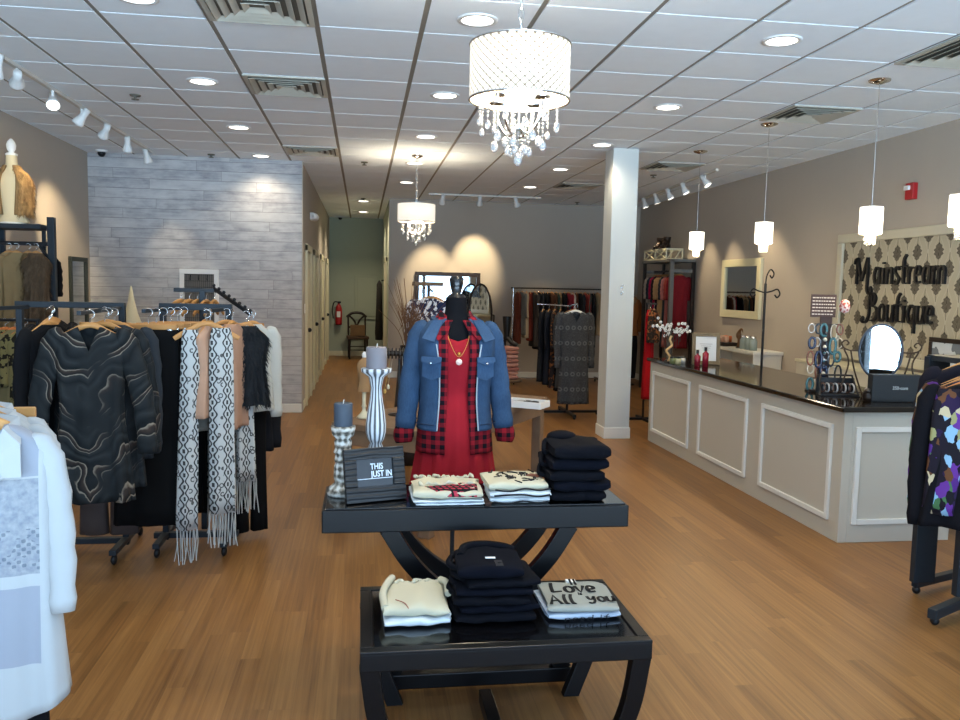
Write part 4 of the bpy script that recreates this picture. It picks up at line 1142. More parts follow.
on('top', fabric('#2b3036'), 'charcoal long sleeved top behind the marbled tops', -1.30, 4.55, -.05, L=.70, w=.18, d=.04, sl=.60, ph=2.4, name='charcoal_sweater', cat_='top')
on('top', P['marble2'], 'rearmost marbled top on the left rack arm', -1.37, 4.68, .08, L=.75, w=.18, d=.04, sl=.5, ph=3.0, name='marbled_tunic', cat_='top', group='marbled tops')
on('pants', fabric('#4a4240'), 'taupe wide trousers hanging below the marbled tops', -1.42, 4.80, 0, L=1.17, w=.17, d=.035, flare=1.1, ph=.3)
cols = ['#0d0e11', '#101116', '#0b0c0f', '#14141a', '#0f1013']
wh = ['nearest', 'second', 'third', 'fourth', 'rearmost']
for k in range(5):
    on('top', fabric(cols[k]), 'black long top left of the marbled ones, %s' % ['nearest', 'second nearest', 'middle of five', 'second from the rear', 'rearmost'][k], -1.60 - .035 * k, 4.48 + .11 * k, 1.15, L=.95 - .03 * k, w=.17, d=.035, sl=.5, ph=k, name='black_sweater', cat_='top', group='black tops by the marbled ones')

t = thing('clothes_rack', 'four-way gunmetal rack carrying the long black skirts and pale shawls', 'clothes rack', (0, 0, 0))
for x, y, z1 in ((-1.18, 5.10, 1.47), (-.80, 5.10, 1.47), (-.99, 5.30, 1.56)): post(MB(), x, y, .04, z1, .035).build('post', M['greym'], t, bevel=.003)
MB().bb(-1.2, -.78, 5.08, 5.12, 1.445, 1.485).build('top_rail', M['greym'], t, bevel=.003)
MB().bb(-1.16, -.90, 5.29, 5.31, 1.55, 1.575).build('top_rail', M['blackm'], t, bevel=.002)
MB().bar((-1.15, 5.1, 1.452), (-1.17, 4.62, 1.452), .02, .02).build('face_out_arm', M['greym'], t)
MB().bar((-.83, 5.1, 1.452), (-.86, 4.66, 1.452), .02, .02).build('face_out_arm', M['greym'], t)
mb = MB(); mb.bar((-.92, 5.3, 1.575), (-.66, 5.0, 1.43), .012, .022)
for k in range(8):
    p = Vector((-.92, 5.3, 1.595)).lerp(Vector((-.66, 5.0, 1.45)), k / 7); mb.ball(p, .011, 8, 5)
mb.build('waterfall_arm', M['blackm'], t)
mb = MB(); mb.bb(-1.25, -.75, 5.08, 5.12, .05, .085); mb.build('foot_rail', M['greym'], t, bevel=.003)
for x in (-1.18, -.80):
    MB().bb(x - .02, x + .02, 4.84, 5.45, .06, .09).build('foot', M['greym'], t, bevel=.003)
    for y in (4.87, 5.42): MB().ball((x, y, .03), .03, 12, 8, (.6, 1, 1)).build('caster', M['blackm'], t)
for k in range(6):
    on('skirt', fabric(['#08090b', '#0b0c10', '#07080a'][k % 3], .1), 'long black skirt clipped to a wooden hanger, %s in its row' % ['front', 'second', 'third', 'fourth', 'fifth', 'rearmost'][k], -1.155 + .022 * k, 4.66 + .075 * k, -.05 + .03 * k,
       L=1.08 - .02 * (k % 3), w=.185, d=.028, flare=1.12, ph=k * 1.3, amp=.012, name='long_skirt', cat_='skirt', group='long black skirts')

def panel(parent, x0, z0, z1, w, y, mat, ph, name='shawl_panel', fringe=True, fm=None, lean=0.0):
    rows = [(z0, x0, y, w * .75, .02), (z0 - .1, x0, y, w, .022), ((z0 + z1) / 2, x0 + lean * .5, y, w * 1.05, .024), (z1, x0 + lean, y, w * 1.15, .028)]
    body(rows, n=32, folds=4, amp=.010, ph=ph).build(name, mat, parent, solid=.002)
    if fringe:
        mb = MB(); rnd = random.Random(int(ph * 10)); n = int(w * 2 / .013)
        for i in range(n):
            for yy in (-.018, .014):
                x = x0 + lean - w * 1.1 + w * 2.2 * i / max(1, n - 1)
                mb.tube([(x, y + yy, z1 + .01), (x + rnd.uniform(-.008, .008), y + yy + rnd.uniform(-.01, .01), z1 - .08), (x + rnd.uniform(-.016, .016), y + yy, z1 - .17 - rnd.uniform(0, .03))], .0032, 5)
        mb.build('fringe', fm, parent)
pw_ = fabric('#aeb3b3', .05)
def shawl(lab, x, y, rz, items):
    t = thing('fringed_shawl', lab, 'shawl', (x, y, HZ), rz, 'fringed white shawls with dark print')
    for it in items: panel(t, *it[:4], it[4], P['shawl'], it[5], fm=pw_, lean=it[6])
    hanger(loc=(x, y, HZ), rz=rz, label='hanger of the ' + lab, group='wooden hangers on the left racks', w=.17)
shawl('white shawl with dark print and long fringe, nearest the black skirts', -.845, 4.64, .2, [(-.085, -.11, -1.22, .048, 0, .5, -.03), (.075, -.10, -1.14, .062, 0, 1.3, .0)])
shawl('white printed fringed shawl hanging farther right, half behind the first', -.775, 4.86, .45, [(-.06, -.10, -1.10, .045, .0, 2.2, .0), (.09, -.10, -1.02, .05, 0, 3.1, .02)])
on('top', fabric('#b08d76'), 'dusty beige top hanging between the printed shawls', -.845, 4.74, 1.25, L=.50, w=.14, d=.035, sl=0, ph=1, name='beige_blouse', cat_='top')
on('top', fabric('#a07f6b'), 'rosy tan long cardigan hanging right of the first shawl', -.735, 4.80, 1.25, L=.58, w=.14, d=.035, sl=0, ph=2, name='tan_cardigan', cat_='cardigan')
on('top', fabric('#8f8f88'), 'pale grey top right behind the black skirts', -.90, 4.90, 1.25, L=.6, w=.15, d=.035, sl=.4, ph=2.7, name='grey_blouse', cat_='top')
on('vest', P['shaggy'], 'shaggy black vest hanging at the right end of the left racks', -.675, 4.93, .35, z=1.45, L=.45, w=.12, d=.06, amp=.02, folds=9, name='shaggy_vest', cat_='vest')
on('top', fabric('#b9bab4', .05), 'white blouse hanging behind the shaggy black vest', -.665, 5.12, .5, z=1.45, L=.52, w=.135, d=.035, sl=.5, ph=.4, name='white_blouse', cat_='blouse')
on('pants', fabric('#08090c'), 'black trousers below the white blouse on the left racks', -.70, 5.22, .4, z=1.45, L=1.28, w=.12, d=.04, ph=1)
on('top', fabric('#15161b'), 'black top with long sleeves under the white blouse', -.70, 5.30, .4, z=1.42, L=.78, w=.14, d=.04, sl=.7, name='black_blouse', cat_='top')
for k in range(5):
    hanger(loc=(-1.12 + .05 * k, 5.31, 1.572), rz=1.0 + .1 * k, w=.17, label='empty wooden hanger on the rear black rail, %s' % ['leftmost', 'second from left', 'middle', 'second from right', 'rightmost'][k], group='empty hangers on the rear rail')

# hook board and mirror on the walls
t = thing('hook_board', 'cream framed mesh board with small hooks on the plank wall', 'wall board', (-1.975, YW, 1.40))
w_, h_ = .23, .37
mb = MB(); mb.bb(-w_, w_, -.03, 0, h_ - .06, h_); mb.bb(-w_, w_, -.03, 0, -h_, -h_ + .06); mb.bb(-w_, -w_ + .055, -.03, 0, -h_ + .06, h_ - .06); mb.bb(w_ - .055, w_, -.03, 0, -h_ + .06, h_ - .06)
mb.build('frame_moulding', M['plastic'], t, bevel=.004)
MB().bb(-w_ + .05, w_ - .05, -.012, -.004, -h_ + .05, h_ - .05).build('backing', flat('taupe_backing', '#77726c'), t)
mb = MB()
for k in range(15): x = -.17 + .34 * k / 14; mb.tube([(x, -.016, -h_ + .05), (x, -.016, h_ - .05)], .0022, 5)
for k in range(9): z = -.30 + .6 * k / 8; mb.tube([(-.175, -.016, z), (.175, -.016, z)], .0022, 5)
mb.build('wire_mesh', M['blackm'], t)
for x in (-.1, 0, .1): MB().tube(cat([(x, -.03, .30), (x, -.05, .27), (x, -.06, .25), (x, -.05, .235), (x, -.04, .245)]), .006, 6).build('hook', M['blackm'], t)
def framed_mirror(name, lab, loc, rz, w, h, fw_, fm, depth=.03, glassm=None, sub=0):
    """local: faces -y, centred on its width, z from 0"""
    t = thing(name, lab, 'mirror', loc, rz)
    mb = MB(); mb.bb(-w / 2, w / 2, -depth, 0, h - fw_, h); mb.bb(-w / 2, w / 2, -depth, 0, 0, fw_); mb.bb(-w / 2, -w / 2 + fw_, -depth, 0, fw_, h - fw_); mb.bb(w / 2 - fw_, w / 2, -depth, 0, fw_, h - fw_)
    mb.build('frame_moulding', fm, t, bevel=.004)
    MB().bb(-w / 2 + fw_ * .8, w / 2 - fw_ * .8, -depth * .4, -.001, fw_ * .8, h - fw_ * .8).build('mirror_glass', M['mirror'], t)
    return t
framed_mirror('wall_mirror', 'tall narrow dark framed mirror on the left wall by the plank corner', (XL, 9.96, .45), PI / 2, .57, 1.42, .05, flat('dark_green_frame', '#2c3230', .5))
framed_mirror('wall_mirror', 'cream framed rectangular mirror on the right wall above the white cabinet', (XR, 10.25, 1.28), -PI / 2, 1.12, .78, .10, flat('ivory_frame', '#d9d1ae', .5), .04)
framed_mirror('floor_mirror', 'large dark framed mirror standing against the back wall', (1.485, YB - .02, .0), 0, 1.15, 1.87, .07, M['darkwood'], .05)

# white cone on a pedestal
t = thing('pedestal', 'cream pedestal before the plank wall under a white cone', 'pedestal', (-2.56, 9.6, 0)); MB().bb(-.16, .16, -.16, .16, 0, .95).build('pedestal_body', M['cream'], t, bevel=.01); MB().bb(-.18, .18, -.18, .18, .95, .99).build('pedestal_cap', M['cream'], t, bevel=.006)
tag(MB().lathe([(0, 0), (.10, 0), (.105, .15), (.07, .25), (.035, .40), (.008, .56), (0, .565)], n=28).build('cone_ornament', M['cream'], loc=(-2.56, 9.6, .99)), 'tall slim white cone ornament standing before the plank wall', 'ornament')

# tall wall unit on the left with fur vests
t = thing('hanging_unit', 'dark wall rack unit with top shelf and hanging rail on the left', 'clothes rack', (0, 0, 0))
post(MB(), -2.745, 7.80, 0, 2.16, .06).build('post', M['greym'], t, bevel=.004); post(MB(), -2.86, 7.94, 0, 2.045, .03).build('post', M['greym'], t, bevel=.004)
post(MB(), -3.21, 7.94, 0, 2.045, .04).build('post', M['greym'], t, bevel=.004)
MB().bb(XL + .005, -2.775, 7.62, 7.97, 2.045, 2.085).build('top_shelf', M['greym'], t, bevel=.003)
MB().bb(XL + .005, -2.76, 7.78, 7.81, 1.905, 1.94).build('hanging_rail', M['blackm'], t, bevel=.003)
mb = MB(); mb.tube(cat([(-2.77, 7.80, 1.80), (-2.80, 7.80, 1.83), (-2.84, 7.80, 1.89), (-2.85, 7.80, 1.92)]), .014, 8); mb.build('corner_bracket', M['blackm'], t)
items = [(-3.08, 'coat', fabric('#9a8460'), 'tan trench coat hanging farthest left under the dark shelf', .72, .15, .5), (-3.00, 'coat', fabric('#8c7654'), 'tan belted coat hanging beside the fur vests', .78, .16, .55),
         (-2.92, 'vest', P['fur'], 'brown fur vest hanging in the middle of the dark rail', .62, .15, 0), (-2.84, 'vest', P['furd'], 'darker brown fur vest at the right end of the dark rail', .60, .13, 0)]
for k, (x, kd, m_, lab, L, w_, sl) in enumerate(items):
    with_hanger(kd, m_, lab, (x, 7.74 - .05 * (k % 2), 1.92), .35, L=L, w=w_ * .8, d=.05 if kd == 'vest' else .035, sl=sl, ph=k, amp=.02, name={'coat': 'tan_coat', 'vest': 'fur_vest'}[kd], cat_=kd, group=None, hgroup='hangers on the dark wall rail', sln=.055)
t = with_hanger('top', fabric('#111214'), 'black velvet top showing between the fur vests', (-2.90, 7.86, 1.92), .35, L=.85, w=.15, d=.04, sl=.3, name='black_sweater', cat_='top', hgroup='hangers on the dark wall rail')
# fur bust on the shelf
t = thing('shelf_bust', 'white dress form bust standing on the dark shelf at the far left', 'mannequin', (-3.06, 7.80, 2.085))
bz = .0
body([(.60, 0, 0, .045, .045), (.50, 0, 0, .05, .05), (.465, 0, 0, .07, .055), (.43, 0, 0, .125, .07), (.36, 0, 0, .145, .085), (.22, 0, 0, .115, .08), (.10, 0, 0, .10, .075), (.02, 0, 0, .135, .09)], n=32, amp=0, pw=1).build('torso', flat('linen_cream', '#d8c8a4', .9), t)
MB().lathe([(.048, .60), (.05, .615), (.02, .63), (.035, .655), (.04, .69), (.03, .72), (.01, .745), (0, .748)], n=18).build('finial', M['plastic'], t)
MB().lathe([(0, 0), (.11, 0), (.10, .02), (0, .025)], n=24).build('bust_base', M['plastic'], t)
t = thing('fur_wrap', 'brown and cream fur wrap draped on the bust at the far left', 'fur wrap', (-3.06, 7.80, 2.085))
open_shell([(.51, 0, 0, .058, .058), (.47, 0, 0, .085, .07), (.43, 0, 0, .13, .085), (.34, 0, 0, .16, .105), (.2, 0, 0, .158, .11), (.08, 0, 0, .145, .105)], .42, .30, P['furl'], 'fur_body', t, .012, 9, solid=.02)
fz = body([(.50, 0, 0, .06, .06), (.47, 0, 0, .09, .075), (.43, 0, 0, .135, .09), (.34, 0, 0, .165, .11), (.2, 0, 0, .163, .115), (.08, 0, 0, .15, .11)], n=40, gap=lambda q: .45, amp=.01)
nf0, nv0 = len(fz.f), len(fz.v); fuzz(fz, 3000, .045); hair = MB(); hair.add(fz.v[nv0:], [tuple(i - nv0 for i in f) for f in fz.f[nf0:]]); hair.build('fur_pile', P['furl'], t)

# low rail with olive tops behind, far left
t = thing('clothes_rack', 'low black clothes rail with olive printed tops at the left edge', 'clothes rack', (0, 0, 0))
MB().tube([(-2.95, 6.6, 1.30), (-2.42, 6.6, 1.30)], .012, 8).build('hanging_rail', M['blackm'], t)
for x in (-2.93, -2.44): MB().tube([(x, 6.6, 0), (x, 6.6, 1.30)], .012, 8).build('post', M['blackm'], t); MB().bb(x - .015, x + .015, 6.35, 6.85, 0, .03).build('foot', M['blackm'], t)
for k, (x, m_, lab, L) in enumerate(((-2.86, fabric('#1c1b1b'), 'black top, leftmost on the low rail', .8), (-2.76, P['olive'], 'olive and black printed top, left one on the low rail', .85), (-2.67, P['olive'], 'olive and black printed top, middle one on the low rail', .8),
                                   (-2.60, fabric('#6b6448'), 'plain olive top beside the printed ones on the low rail', .78), (-2.53, P['olive'], 'olive and black printed top, right one on the low rail', .82))):
    with_hanger('top', m_, lab, (x, 6.6, 1.312), .5, L=L, w=.13, d=.035, sl=.35, ph=k, name='olive_blouse' if 'olive' in lab else 'black_sweater', cat_='top', hgroup='hangers on the low rail', hmat=flat('amber_wood', '#b5652c', .4), sln=.05)

# ------------------------------------------------------------ front left: white shirts on a face-out stand
t = thing('clothes_stand', 'grey face-out clothes stand at the lower left corner', 'clothes rack', (0, 0, 0))
post(MB(), -1.17, 2.60, .04, 1.37, .04).build('post', M['greym'], t, bevel=.003)
MB().bar((-1.17, 2.60, 1.36), (-.865, 2.02, 1.36), .02, .02).build('face_out_arm', M['greym'], t)
MB().bb(-1.5, -.80, 2.58, 2.62, .05, .09).build('foot', M['greym'], t, bevel=.003); MB().bb(-1.19, -1.15, 2.25, 2.95, .05, .09).build('foot', M['greym'], t, bevel=.003)
for x, y in ((-1.48, 2.6), (-.82, 2.6), (-1.17, 2.27), (-1.17, 2.93)): MB().ball((x, y, .027), .027, 12, 8).build('caster', M['blackm'], t)
shirtw = flat('white_cotton', '#a3a5a6', .9, .1, var=.03)
b = MatB('white_shirt_panels', .9, .1); x, y, z = b.xyz()
lace = b.noise(75, 3); mesh_ = ((x * 320.0).sin() * (z * 320.0).sin()).gt(.2)
inb = (x.gt(.03)) * (x.lt(.125)); yoke = z.gt(-.205) * inb; pocket = z.lt(-.21) * z.gt(-.44) * inb; low = z.lt(-.47) * z.gt(-.66) * inb
emb = z.lt(-.33) * z.gt(-.43) * inb * b.noise(26, 2).gt(.5)
col = b.mix((yoke + low).cl() * .6, '#a3a5a6', '#74798a'); col = b.mix(pocket * lace, col, '#626a7a'); col = b.mix(emb * mesh_ * .5, col, '#3e4a5a')
b.color(col); b.bump(lace * pocket, .004, .8); shp = b.mat
sx_, sy__ = -.885, 2.06
def white_shirt(x, y, rz, lab, mat, sl=.52, front=False):
    t = thing('white_shirt', lab, 'shirt', (x, y, 1.355), rz, 'white shirts on the front left stand')
    d = .05
    rows = [(-.085, 0, 0, .055, d * .8), (-.11, 0, 0, .10, d * .9), (-.15, 0, 0, .14, d), (-.24, 0, 0, .145, d * 1.2), (-.45, 0, 0, .15, d * 1.3), (-.62, 0, 0, .165, d * 1.4), (-.76, 0, 0, .175, d * 1.5)]
    mb = body(rows, n=64, folds=5, amp=.012, ph=.8, vneck=.14, vw=.05)
    vs = []                                       # shirt-tail hem: lower in the middle
    for v in mb.v:
        q = max(0, (-.55 - v[2]) / .21)
        vs.append((v[0], v[1], v[2] - q * .07 * (1 - (abs(v[0]) / .2) ** 2) + q * .02))
    mb.v = vs; mb.build('shirt_body', mat, t, solid=.003)
    for s in (-1, 1):
        sleeve(s, (.122, 0, -.155), (.162, -.01, -.36), (.172, -.04, -.54), .042, .034, .027, .75, .003).build('shirt_sleeve', shirtw, t, solid=.003)
        mb = MB(); mb.add([(s * .02, -.062, -.225), (s * .03, -.07, -.15), (s * .055, -.045, -.09), (s * .095, -.06, -.125), (s * .10, -.075, -.20), (s * .065, -.078, -.20)], [(0, 1, 2, 3, 4, 5)])
        mb.add([(s * .055, -.045, -.09), (s * .095, -.06, -.125), (s * .06, .045, -.075), (0, .05, -.065), (0, .055, -.10)], [(0, 1, 4, 3, 2)])
        mb.build('shirt_collar', shirtw, t, solid=.004)
    if front:
        MB().bb(-.018, .018, -.083, -.078, -.80, -.24).build('button_placket', shirtw, t, bevel=.002)
        for k in range(6): MB().ball((0, -.086, -.30 - .095 * k), .006, 10, 6, (1, .5, 1)).build('button', flat('pearl_button', '#6d7683', .3), t)
    hanger(loc=(x, y, 1.355), rz=rz, label='hanger of the ' + lab, group='wooden hangers at the front left', w=.145)
white_shirt(sx_, sy__, .06, 'white shirt with lace pocket panel at the lower left corner, in front', shp, front=True)
white_shirt(-.935, 2.17, .12, 'white shirt hanging second, just behind the lace panelled one', shirtw)
white_shirt(-.985, 2.28, .2, 'white shirt hanging rearmost of the three at the lower left', shirtw)
with_hanger('pants', fabric('#0c0d11'), 'black trousers hanging under the white shirts at lower left', (-1.00, 2.32, 1.355), .1, L=1.15, w=.16, d=.035, hgroup='wooden hangers at the front left')

# ------------------------------------------------------------ front right: purple blouse on a rack
t = thing('clothes_rack', 'dark panelled clothes rack on casters at the right edge', 'clothes rack', (0, 0, 0))
MB().bb(2.96, 3.085, 3.90, 3.94, .07, 1.30).build('side_panel', M['greym'], t, bevel=.003)
MB().bb(2.99, 3.20, 3.62, 3.66, .10, 1.30).build('side_panel', M['greym'], t, bevel=.003)
MB().bar((2.78, 3.52, .06), (3.25, 3.76, .06), .045, .05).build('foot', M['greym'], t, bevel=.004)
MB().bar((2.98, 3.92, .06), (3.6, 4.15, .06), .04, .04).build('foot', M['greym'], t, bevel=.004)
for x, y in ((2.81, 3.535), (3.22, 3.745), (3.0, 3.93), (3.57, 4.14)):
    MB().ball((x, y, .022), .022, 12, 8).tube([(x, y, .02), (x, y, .05)], .007, 6).build('caster', M['blackm'], t)
MB().bb(2.97, 3.2, 3.63, 3.93, 1.28, 1.31).build('top_rail', M['greym'], t, bevel=.003)
MB().bar((3.08, 3.64, 1.295), (2.79, 3.30, 1.295), .02, .02).build('face_out_arm', M['greym'], t)
g = garment('top', fabric('#0c0b10'), 'black long sleeved top with purple abstract print panels at the right edge', (2.81, 3.38, 1.305), -.35, L=.66, w=.20, d=.05, sl=.60, ph=.5, vneck=.16, vw=.06, amp=.02, slmat=fabric('#0c0b10'), name='printed_blouse', cat_='blouse', flare=1.15)
for s in (-1, 1):
    panel(g, s * .10, -.11, -.70, .085, -.035, P['geo'], 1.0 + s, 'printed_panel', False)
MB().tube(cat([(-.075, -.07, -.10), (-.06, -.085, -.19), (-.03, -.10, -.27), (0, -.105, -.31), (.03, -.10, -.27), (.06, -.085, -.19), (.075, -.07, -.10)]), .006, 6).build('chain_trim', flat('antique_gold', '#8f7f5c', .4, .5, .5), g)
MB().bb(-.012, .03, -.045, -.04, -.155, -.12).build('neck_label', M['plastic'], g)
MB().bb(-.03, .02, -.095, -.09, -.60, -.52).build('hang_tag', flat('pale_tag', '#a9c3cc'), g)
hanger(loc=(2.81, 3.38, 1.305), rz=-.35, mat=flat('honey_wood', '#b5743a', .4, var=.1), label='honey coloured wooden hanger holding the purple printed blouse', group=None, w=.19)
for k in range(3):
    with_hanger('top', [P['geo'], fabric('#131218'), fabric('#1c1a22')][k], ['purple abstract printed blouse second in line at the right edge', 'black top third in line at the right edge', 'black jacket last in line at the right edge'][k], (2.87 + .07 * k, 3.48 + .09 * k, 1.305 + (.06 if k == 2 else 0)), -.35, L=.6, w=.19, d=.04, sl=.55, ph=k, name=['printed_blouse', 'black_sweater', 'black_jacket'][k], cat_=['blouse', 'top', 'jacket'][k], hgroup='hangers on the right edge rack')

# ------------------------------------------------------------ sales counter
t = thing('sales_counter', 'long cream panelled sales counter with black stone top', 'counter')
CX, CY0, CY1, CW = 3.08, 4.81, 8.40, 3.88
mb = MB()
mb.bb(CX, CX + .06, CY0, CY1, 0, .865); mb.bb(CX + .06, CW, CY0, CY0 + .06, 0, .865); mb.bb(CX + .06, CW, CY1 - .06, CY1, 0, .865); mb.bb(CW - .05, CW, CY0 + .06, CY1 - .06, .1, .865)
mb.build('counter_body', M['counter'], t, bevel=.003)
MB().bb(CX - .04, CW + .02, CY0 - .04, CY1 + .02, .865, .90).build('countertop', M['granite'], t, bevel=.008)
def mould(pts, w, d, nrm):
    mb = MB(); a, c = Vector(pts[0]), Vector(pts[2]); h = w / 2
    def q(u0, u1, z0, z1):
        if nrm[0]: mb.bb(a.x - d / 2, a.x + d / 2, u0, u1, z0, z1)
        else: mb.bb(u0, u1, a.y - d / 2, a.y + d / 2, z0, z1)
    u0, u1 = (a.y, c.y) if nrm[0] else (a.x, c.x)
    q(u0 - h, u0 + h, a.z - h, c.z + h); q(u1 - h, u1 + h, a.z - h, c.z + h); q(u0 + h, u1 - h, a.z - h, a.z + h); q(u0 + h, u1 - h, c.z - h, c.z + h)
    return mb
for y0, y1 in ((7.32, 8.28), (6.14, 7.06), (4.94, 5.87)):
    x = CX - .008
    mould([(x, y0, .14), (x, y1, .14), (x, y1, .75), (x, y0, .75)], .035, .02, (1, 0, 0)).build('panel_moulding', M['white'], t, bevel=.004)
y = CY0 - .008
mould([(3.18, y, .14), (3.78, y, .14), (3.78, y, .75), (3.18, y, .75)], .035, .02, (0, 1, 0)).build('panel_moulding', M['white'], t, bevel=.004)

# things on the far end of the counter
t = thing('blossom_tree', 'wire jewelry tree with small white blossoms at the far end of the counter', 'jewelry tree', (3.14, 7.98, .90))
MB().lathe([(0, 0), (.07, 0), (.06, .012), (.012, .02)], n=20).build('tree_base', M['darkwood'], t)
mb = MB(); bl = MB(); rnd = random.Random(9)
mb.tube([(0, 0, .01), (.005, 0, .2), (0, 0, .36)], .008, 6)
for k in range(16):
    a = 2 * PI * k / 16; r = rnd.uniform(.12, .22); z1 = rnd.uniform(.30, .45); z0 = rnd.uniform(.15, .3)
    pts = cat([(0, 0, z0), (r * .5 * math.cos(a), r * .4 * math.sin(a), z0 + .1), (r * math.cos(a), r * .7 * math.sin(a), z1)])
    mb.tube(pts, .003, 5)
    for p in (pts[-1], pts[len(pts) // 2], pts[-3]):
        for q in range(5): bl.ball(p + Vector((.010 * math.cos(q * 1.256), 0, .010 * math.sin(q * 1.256))), .007, 6, 4)
for k in range(10):
    a = rnd.uniform(0, 6.28); r = rnd.uniform(.04, .16); z = rnd.uniform(.25, .36)
    mb.tube([(r * math.cos(a), r * .7 * math.sin(a), z), (r * math.cos(a) * 1.02, r * .7 * math.sin(a), z - rnd.uniform(.1, .2))], .004, 5)
mb.build('branches', flat('dark_wire', '#3a3029', .5), t); bl.build('blossoms', M['plastic'], t)
t = thing('hand_figure', 'small gold ornament shaped like a bent figure, beside the blossom tree', 'ornament', (3.05, 7.83, .90))
MB().tube(cat([(0, 0, 0), (.02, 0, .06), (-.02, 0, .12), (.035, 0, .17), (.015, 0, .23), (.03, 0, .27)]), .012, 8).build('figure_body', flat('pale_gold', '#c9a878', .4), t)
MB().lathe([(0, 0), (.04, 0), (.035, .012), (0, .014)], n=16).build('figure_base', M['darkwood'], t)
for k, (x, y, c, nm) in enumerate(((3.10, 7.68, '#c9c59a', 'pale yellow'), (3.17, 7.74, '#d7d4cc', 'white'), (3.05, 7.70, '#6f7a52', 'green'))):
    t = thing('cosmetic_jar', nm + ' lidded jar at the far end of the counter', 'jar', (x, y, .90))
    MB().lathe([(0, 0), (.028, 0), (.03, .05), (.026, .058)], n=16).build('jar_body', flat('jar', c, .3, .5), t); MB().lathe([(.027, .056), (.027, .072), (0, .073)], n=16).build('lid', M['blackm'], t)
redg = flat('red_glass', '#8e1f33', .15, .6)
for k, (x, y, h, lab) in enumerate(((3.20, 7.45, .10, 'shorter red glass bottle with dark cap, left of the pair'), (3.26, 7.40, .13, 'taller red glass bottle with dark cap, right of the pair'))):
    t = thing('perfume_bottle', lab, 'bottle', (x, y, .90), group='red bottles on the counter')
    MB().lathe([(0, 0), (.028, 0), (.03, h), (.012, h + .015), (.012, h + .03)], n=18).build('bottle_body', redg, t); MB().lathe([(.014, h + .025), (.014, h + .06), (0, h + .06)], n=14).build('cap', M['blackm'], t)
t = thing('certificate_frame', 'taupe picture frame with white printed sheet standing on the counter', 'picture frame', (3.36, 7.62, .903), -.25, rx=-.1)
wf, hf = .27, .31
mb = MB(); mb.bb(-wf / 2, wf / 2, -.01, .01, 0, .035); mb.bb(-wf / 2, wf / 2, -.01, .01, hf - .035, hf); mb.bb(-wf / 2, -wf / 2 + .035, -.01, .01, .035, hf - .035); mb.bb(wf / 2 - .035, wf / 2, -.01, .01, .035, hf - .035)
mb.build('frame_moulding', flat('taupe_frame', '#6d604a', .5), t, bevel=.003); MB().bb(-wf / 2 + .03, wf / 2 - .03, 0, .004, .03, hf - .03).build('printed_sheet', flat('paper', '#cfd4da'), t)
mb = MB()
for k in range(5): mb.bb(-.06 + .01 * k, .06 - .01 * k, -.0015, 0, .20 - .02 * k, .204 - .02 * k)
mb.build('printed_lines', flat('grey_ink', '#7b8088'), t)
MB().bar((0, .01, .2), (0, .11, .035), .04, .005).build('easel_back', M['darkwood'], t)

# near end: jewelry display, easel mirror, dark box
t = thing('jewelry_display', 'brown jewelry display post hung with necklaces at the counter corner', 'jewelry stand', (3.36, 5.56, .90), -.3)
MB().bb(-.10, .10, -.08, .08, 0, .02).build('display_base', M['darkwood'], t, bevel=.003)
MB().bb(-.035, .045, -.012, .012, .02, .56).build('display_post', flat('brown_board', '#3f2c26', .6), t, bevel=.002)
MB().bb(-.11, .065, -.022, -.01, .55, .715).build('price_sign', flat('brown_sign', '#44302a', .6), t, bevel=.002)
for k, s_ in enumerate(('ACCESSORIES', 'NEW STYLES', 'EVERY WEEK', 'SHOP NOW')): pass
mb = MB(); rnd = random.Random(2)
for r_ in range(6):
    x = -.10
    while x < .045:
        w = rnd.uniform(.008, .02); mb.bb(x, x + w, -.0235, -.022, .695 - r_ * .024 - .008, .695 - r_ * .024); x += w + .005
mb.build('sign_print', flat('cream_ink', '#c9b7a8'), t)
mb = MB()
for k in range(-2, 3): mb.tube([(-.10, -.02, .50 - .1 * (k + 2)), (.10, -.02, .50 - .1 * (k + 2))], .003, 5)
mb.build('hook_bars', M['blackm'], t)
rnd = random.Random(4)
for k in range(24):
    x = -.09 + .18 * (k % 5) / 4 + rnd.uniform(-.015, .015); z = .50 - .1 * (k // 5); c = ['#b9bcc0', '#2c3138', '#3c6a72', '#cfc9bb', '#7a4a35', '#26324e'][k % 6]; L = rnd.uniform(.05, .11)
    mb = MB(); mb.tube([(x + .022 * math.sin(a), -.0, L * (math.cos(a) - 1) * .6) for a in [2 * PI * j / 12 for j in range(13)]], .004 + .003 * (k % 3), 5, (False, False)).ball((0, -.004, -L * 1.2 + .004), .011 + .004 * (k % 2), 8, 5)
    o = mb.build('hanging_necklace', flat('beads_%d' % (k % 6), c, .25, .6), loc=tuple(Vector((3.36, 5.56, .90 + z)) + Rz(-.3) @ Vector((0, -.028, 0))))
    o.rotation_euler = (0, 0, -.3); tag(o, 'looped necklace hanging on the brown display post', 'necklace', 'necklaces on the display post')
tag(MB().lathe([(0, -.05), (.03, -.035), (.038, .0), (.03, .04), (0, .055)], n=16).build('scarf_flower', pat_spots('#d8c0bc', '#a8554e', 60, .5), loc=(3.47, 5.50, 1.53)), 'pink and white cloth rosette beside the brown sign', 'ornament')
t = thing('bracelet_tray', 'black slanted tray of bracelets at the counter corner', 'tray', (3.36, 5.36, .90), -.3)
mb = MB(); mb.bb(-.13, .13, -.07, .07, 0, .015); mb.tube([(-.13, -.07, .0), (-.11, .05, .14)], .008, 6); mb.tube([(.13, -.07, .0), (.11, .05, .14)], .008, 6); mb.tube([(-.11, .05, .14), (.11, .05, .14)], .008, 6); mb.bb(-.13, .13, .05, .062, 0, .12)
mb.build('tray_body', M['blackm'], t, bevel=.002)
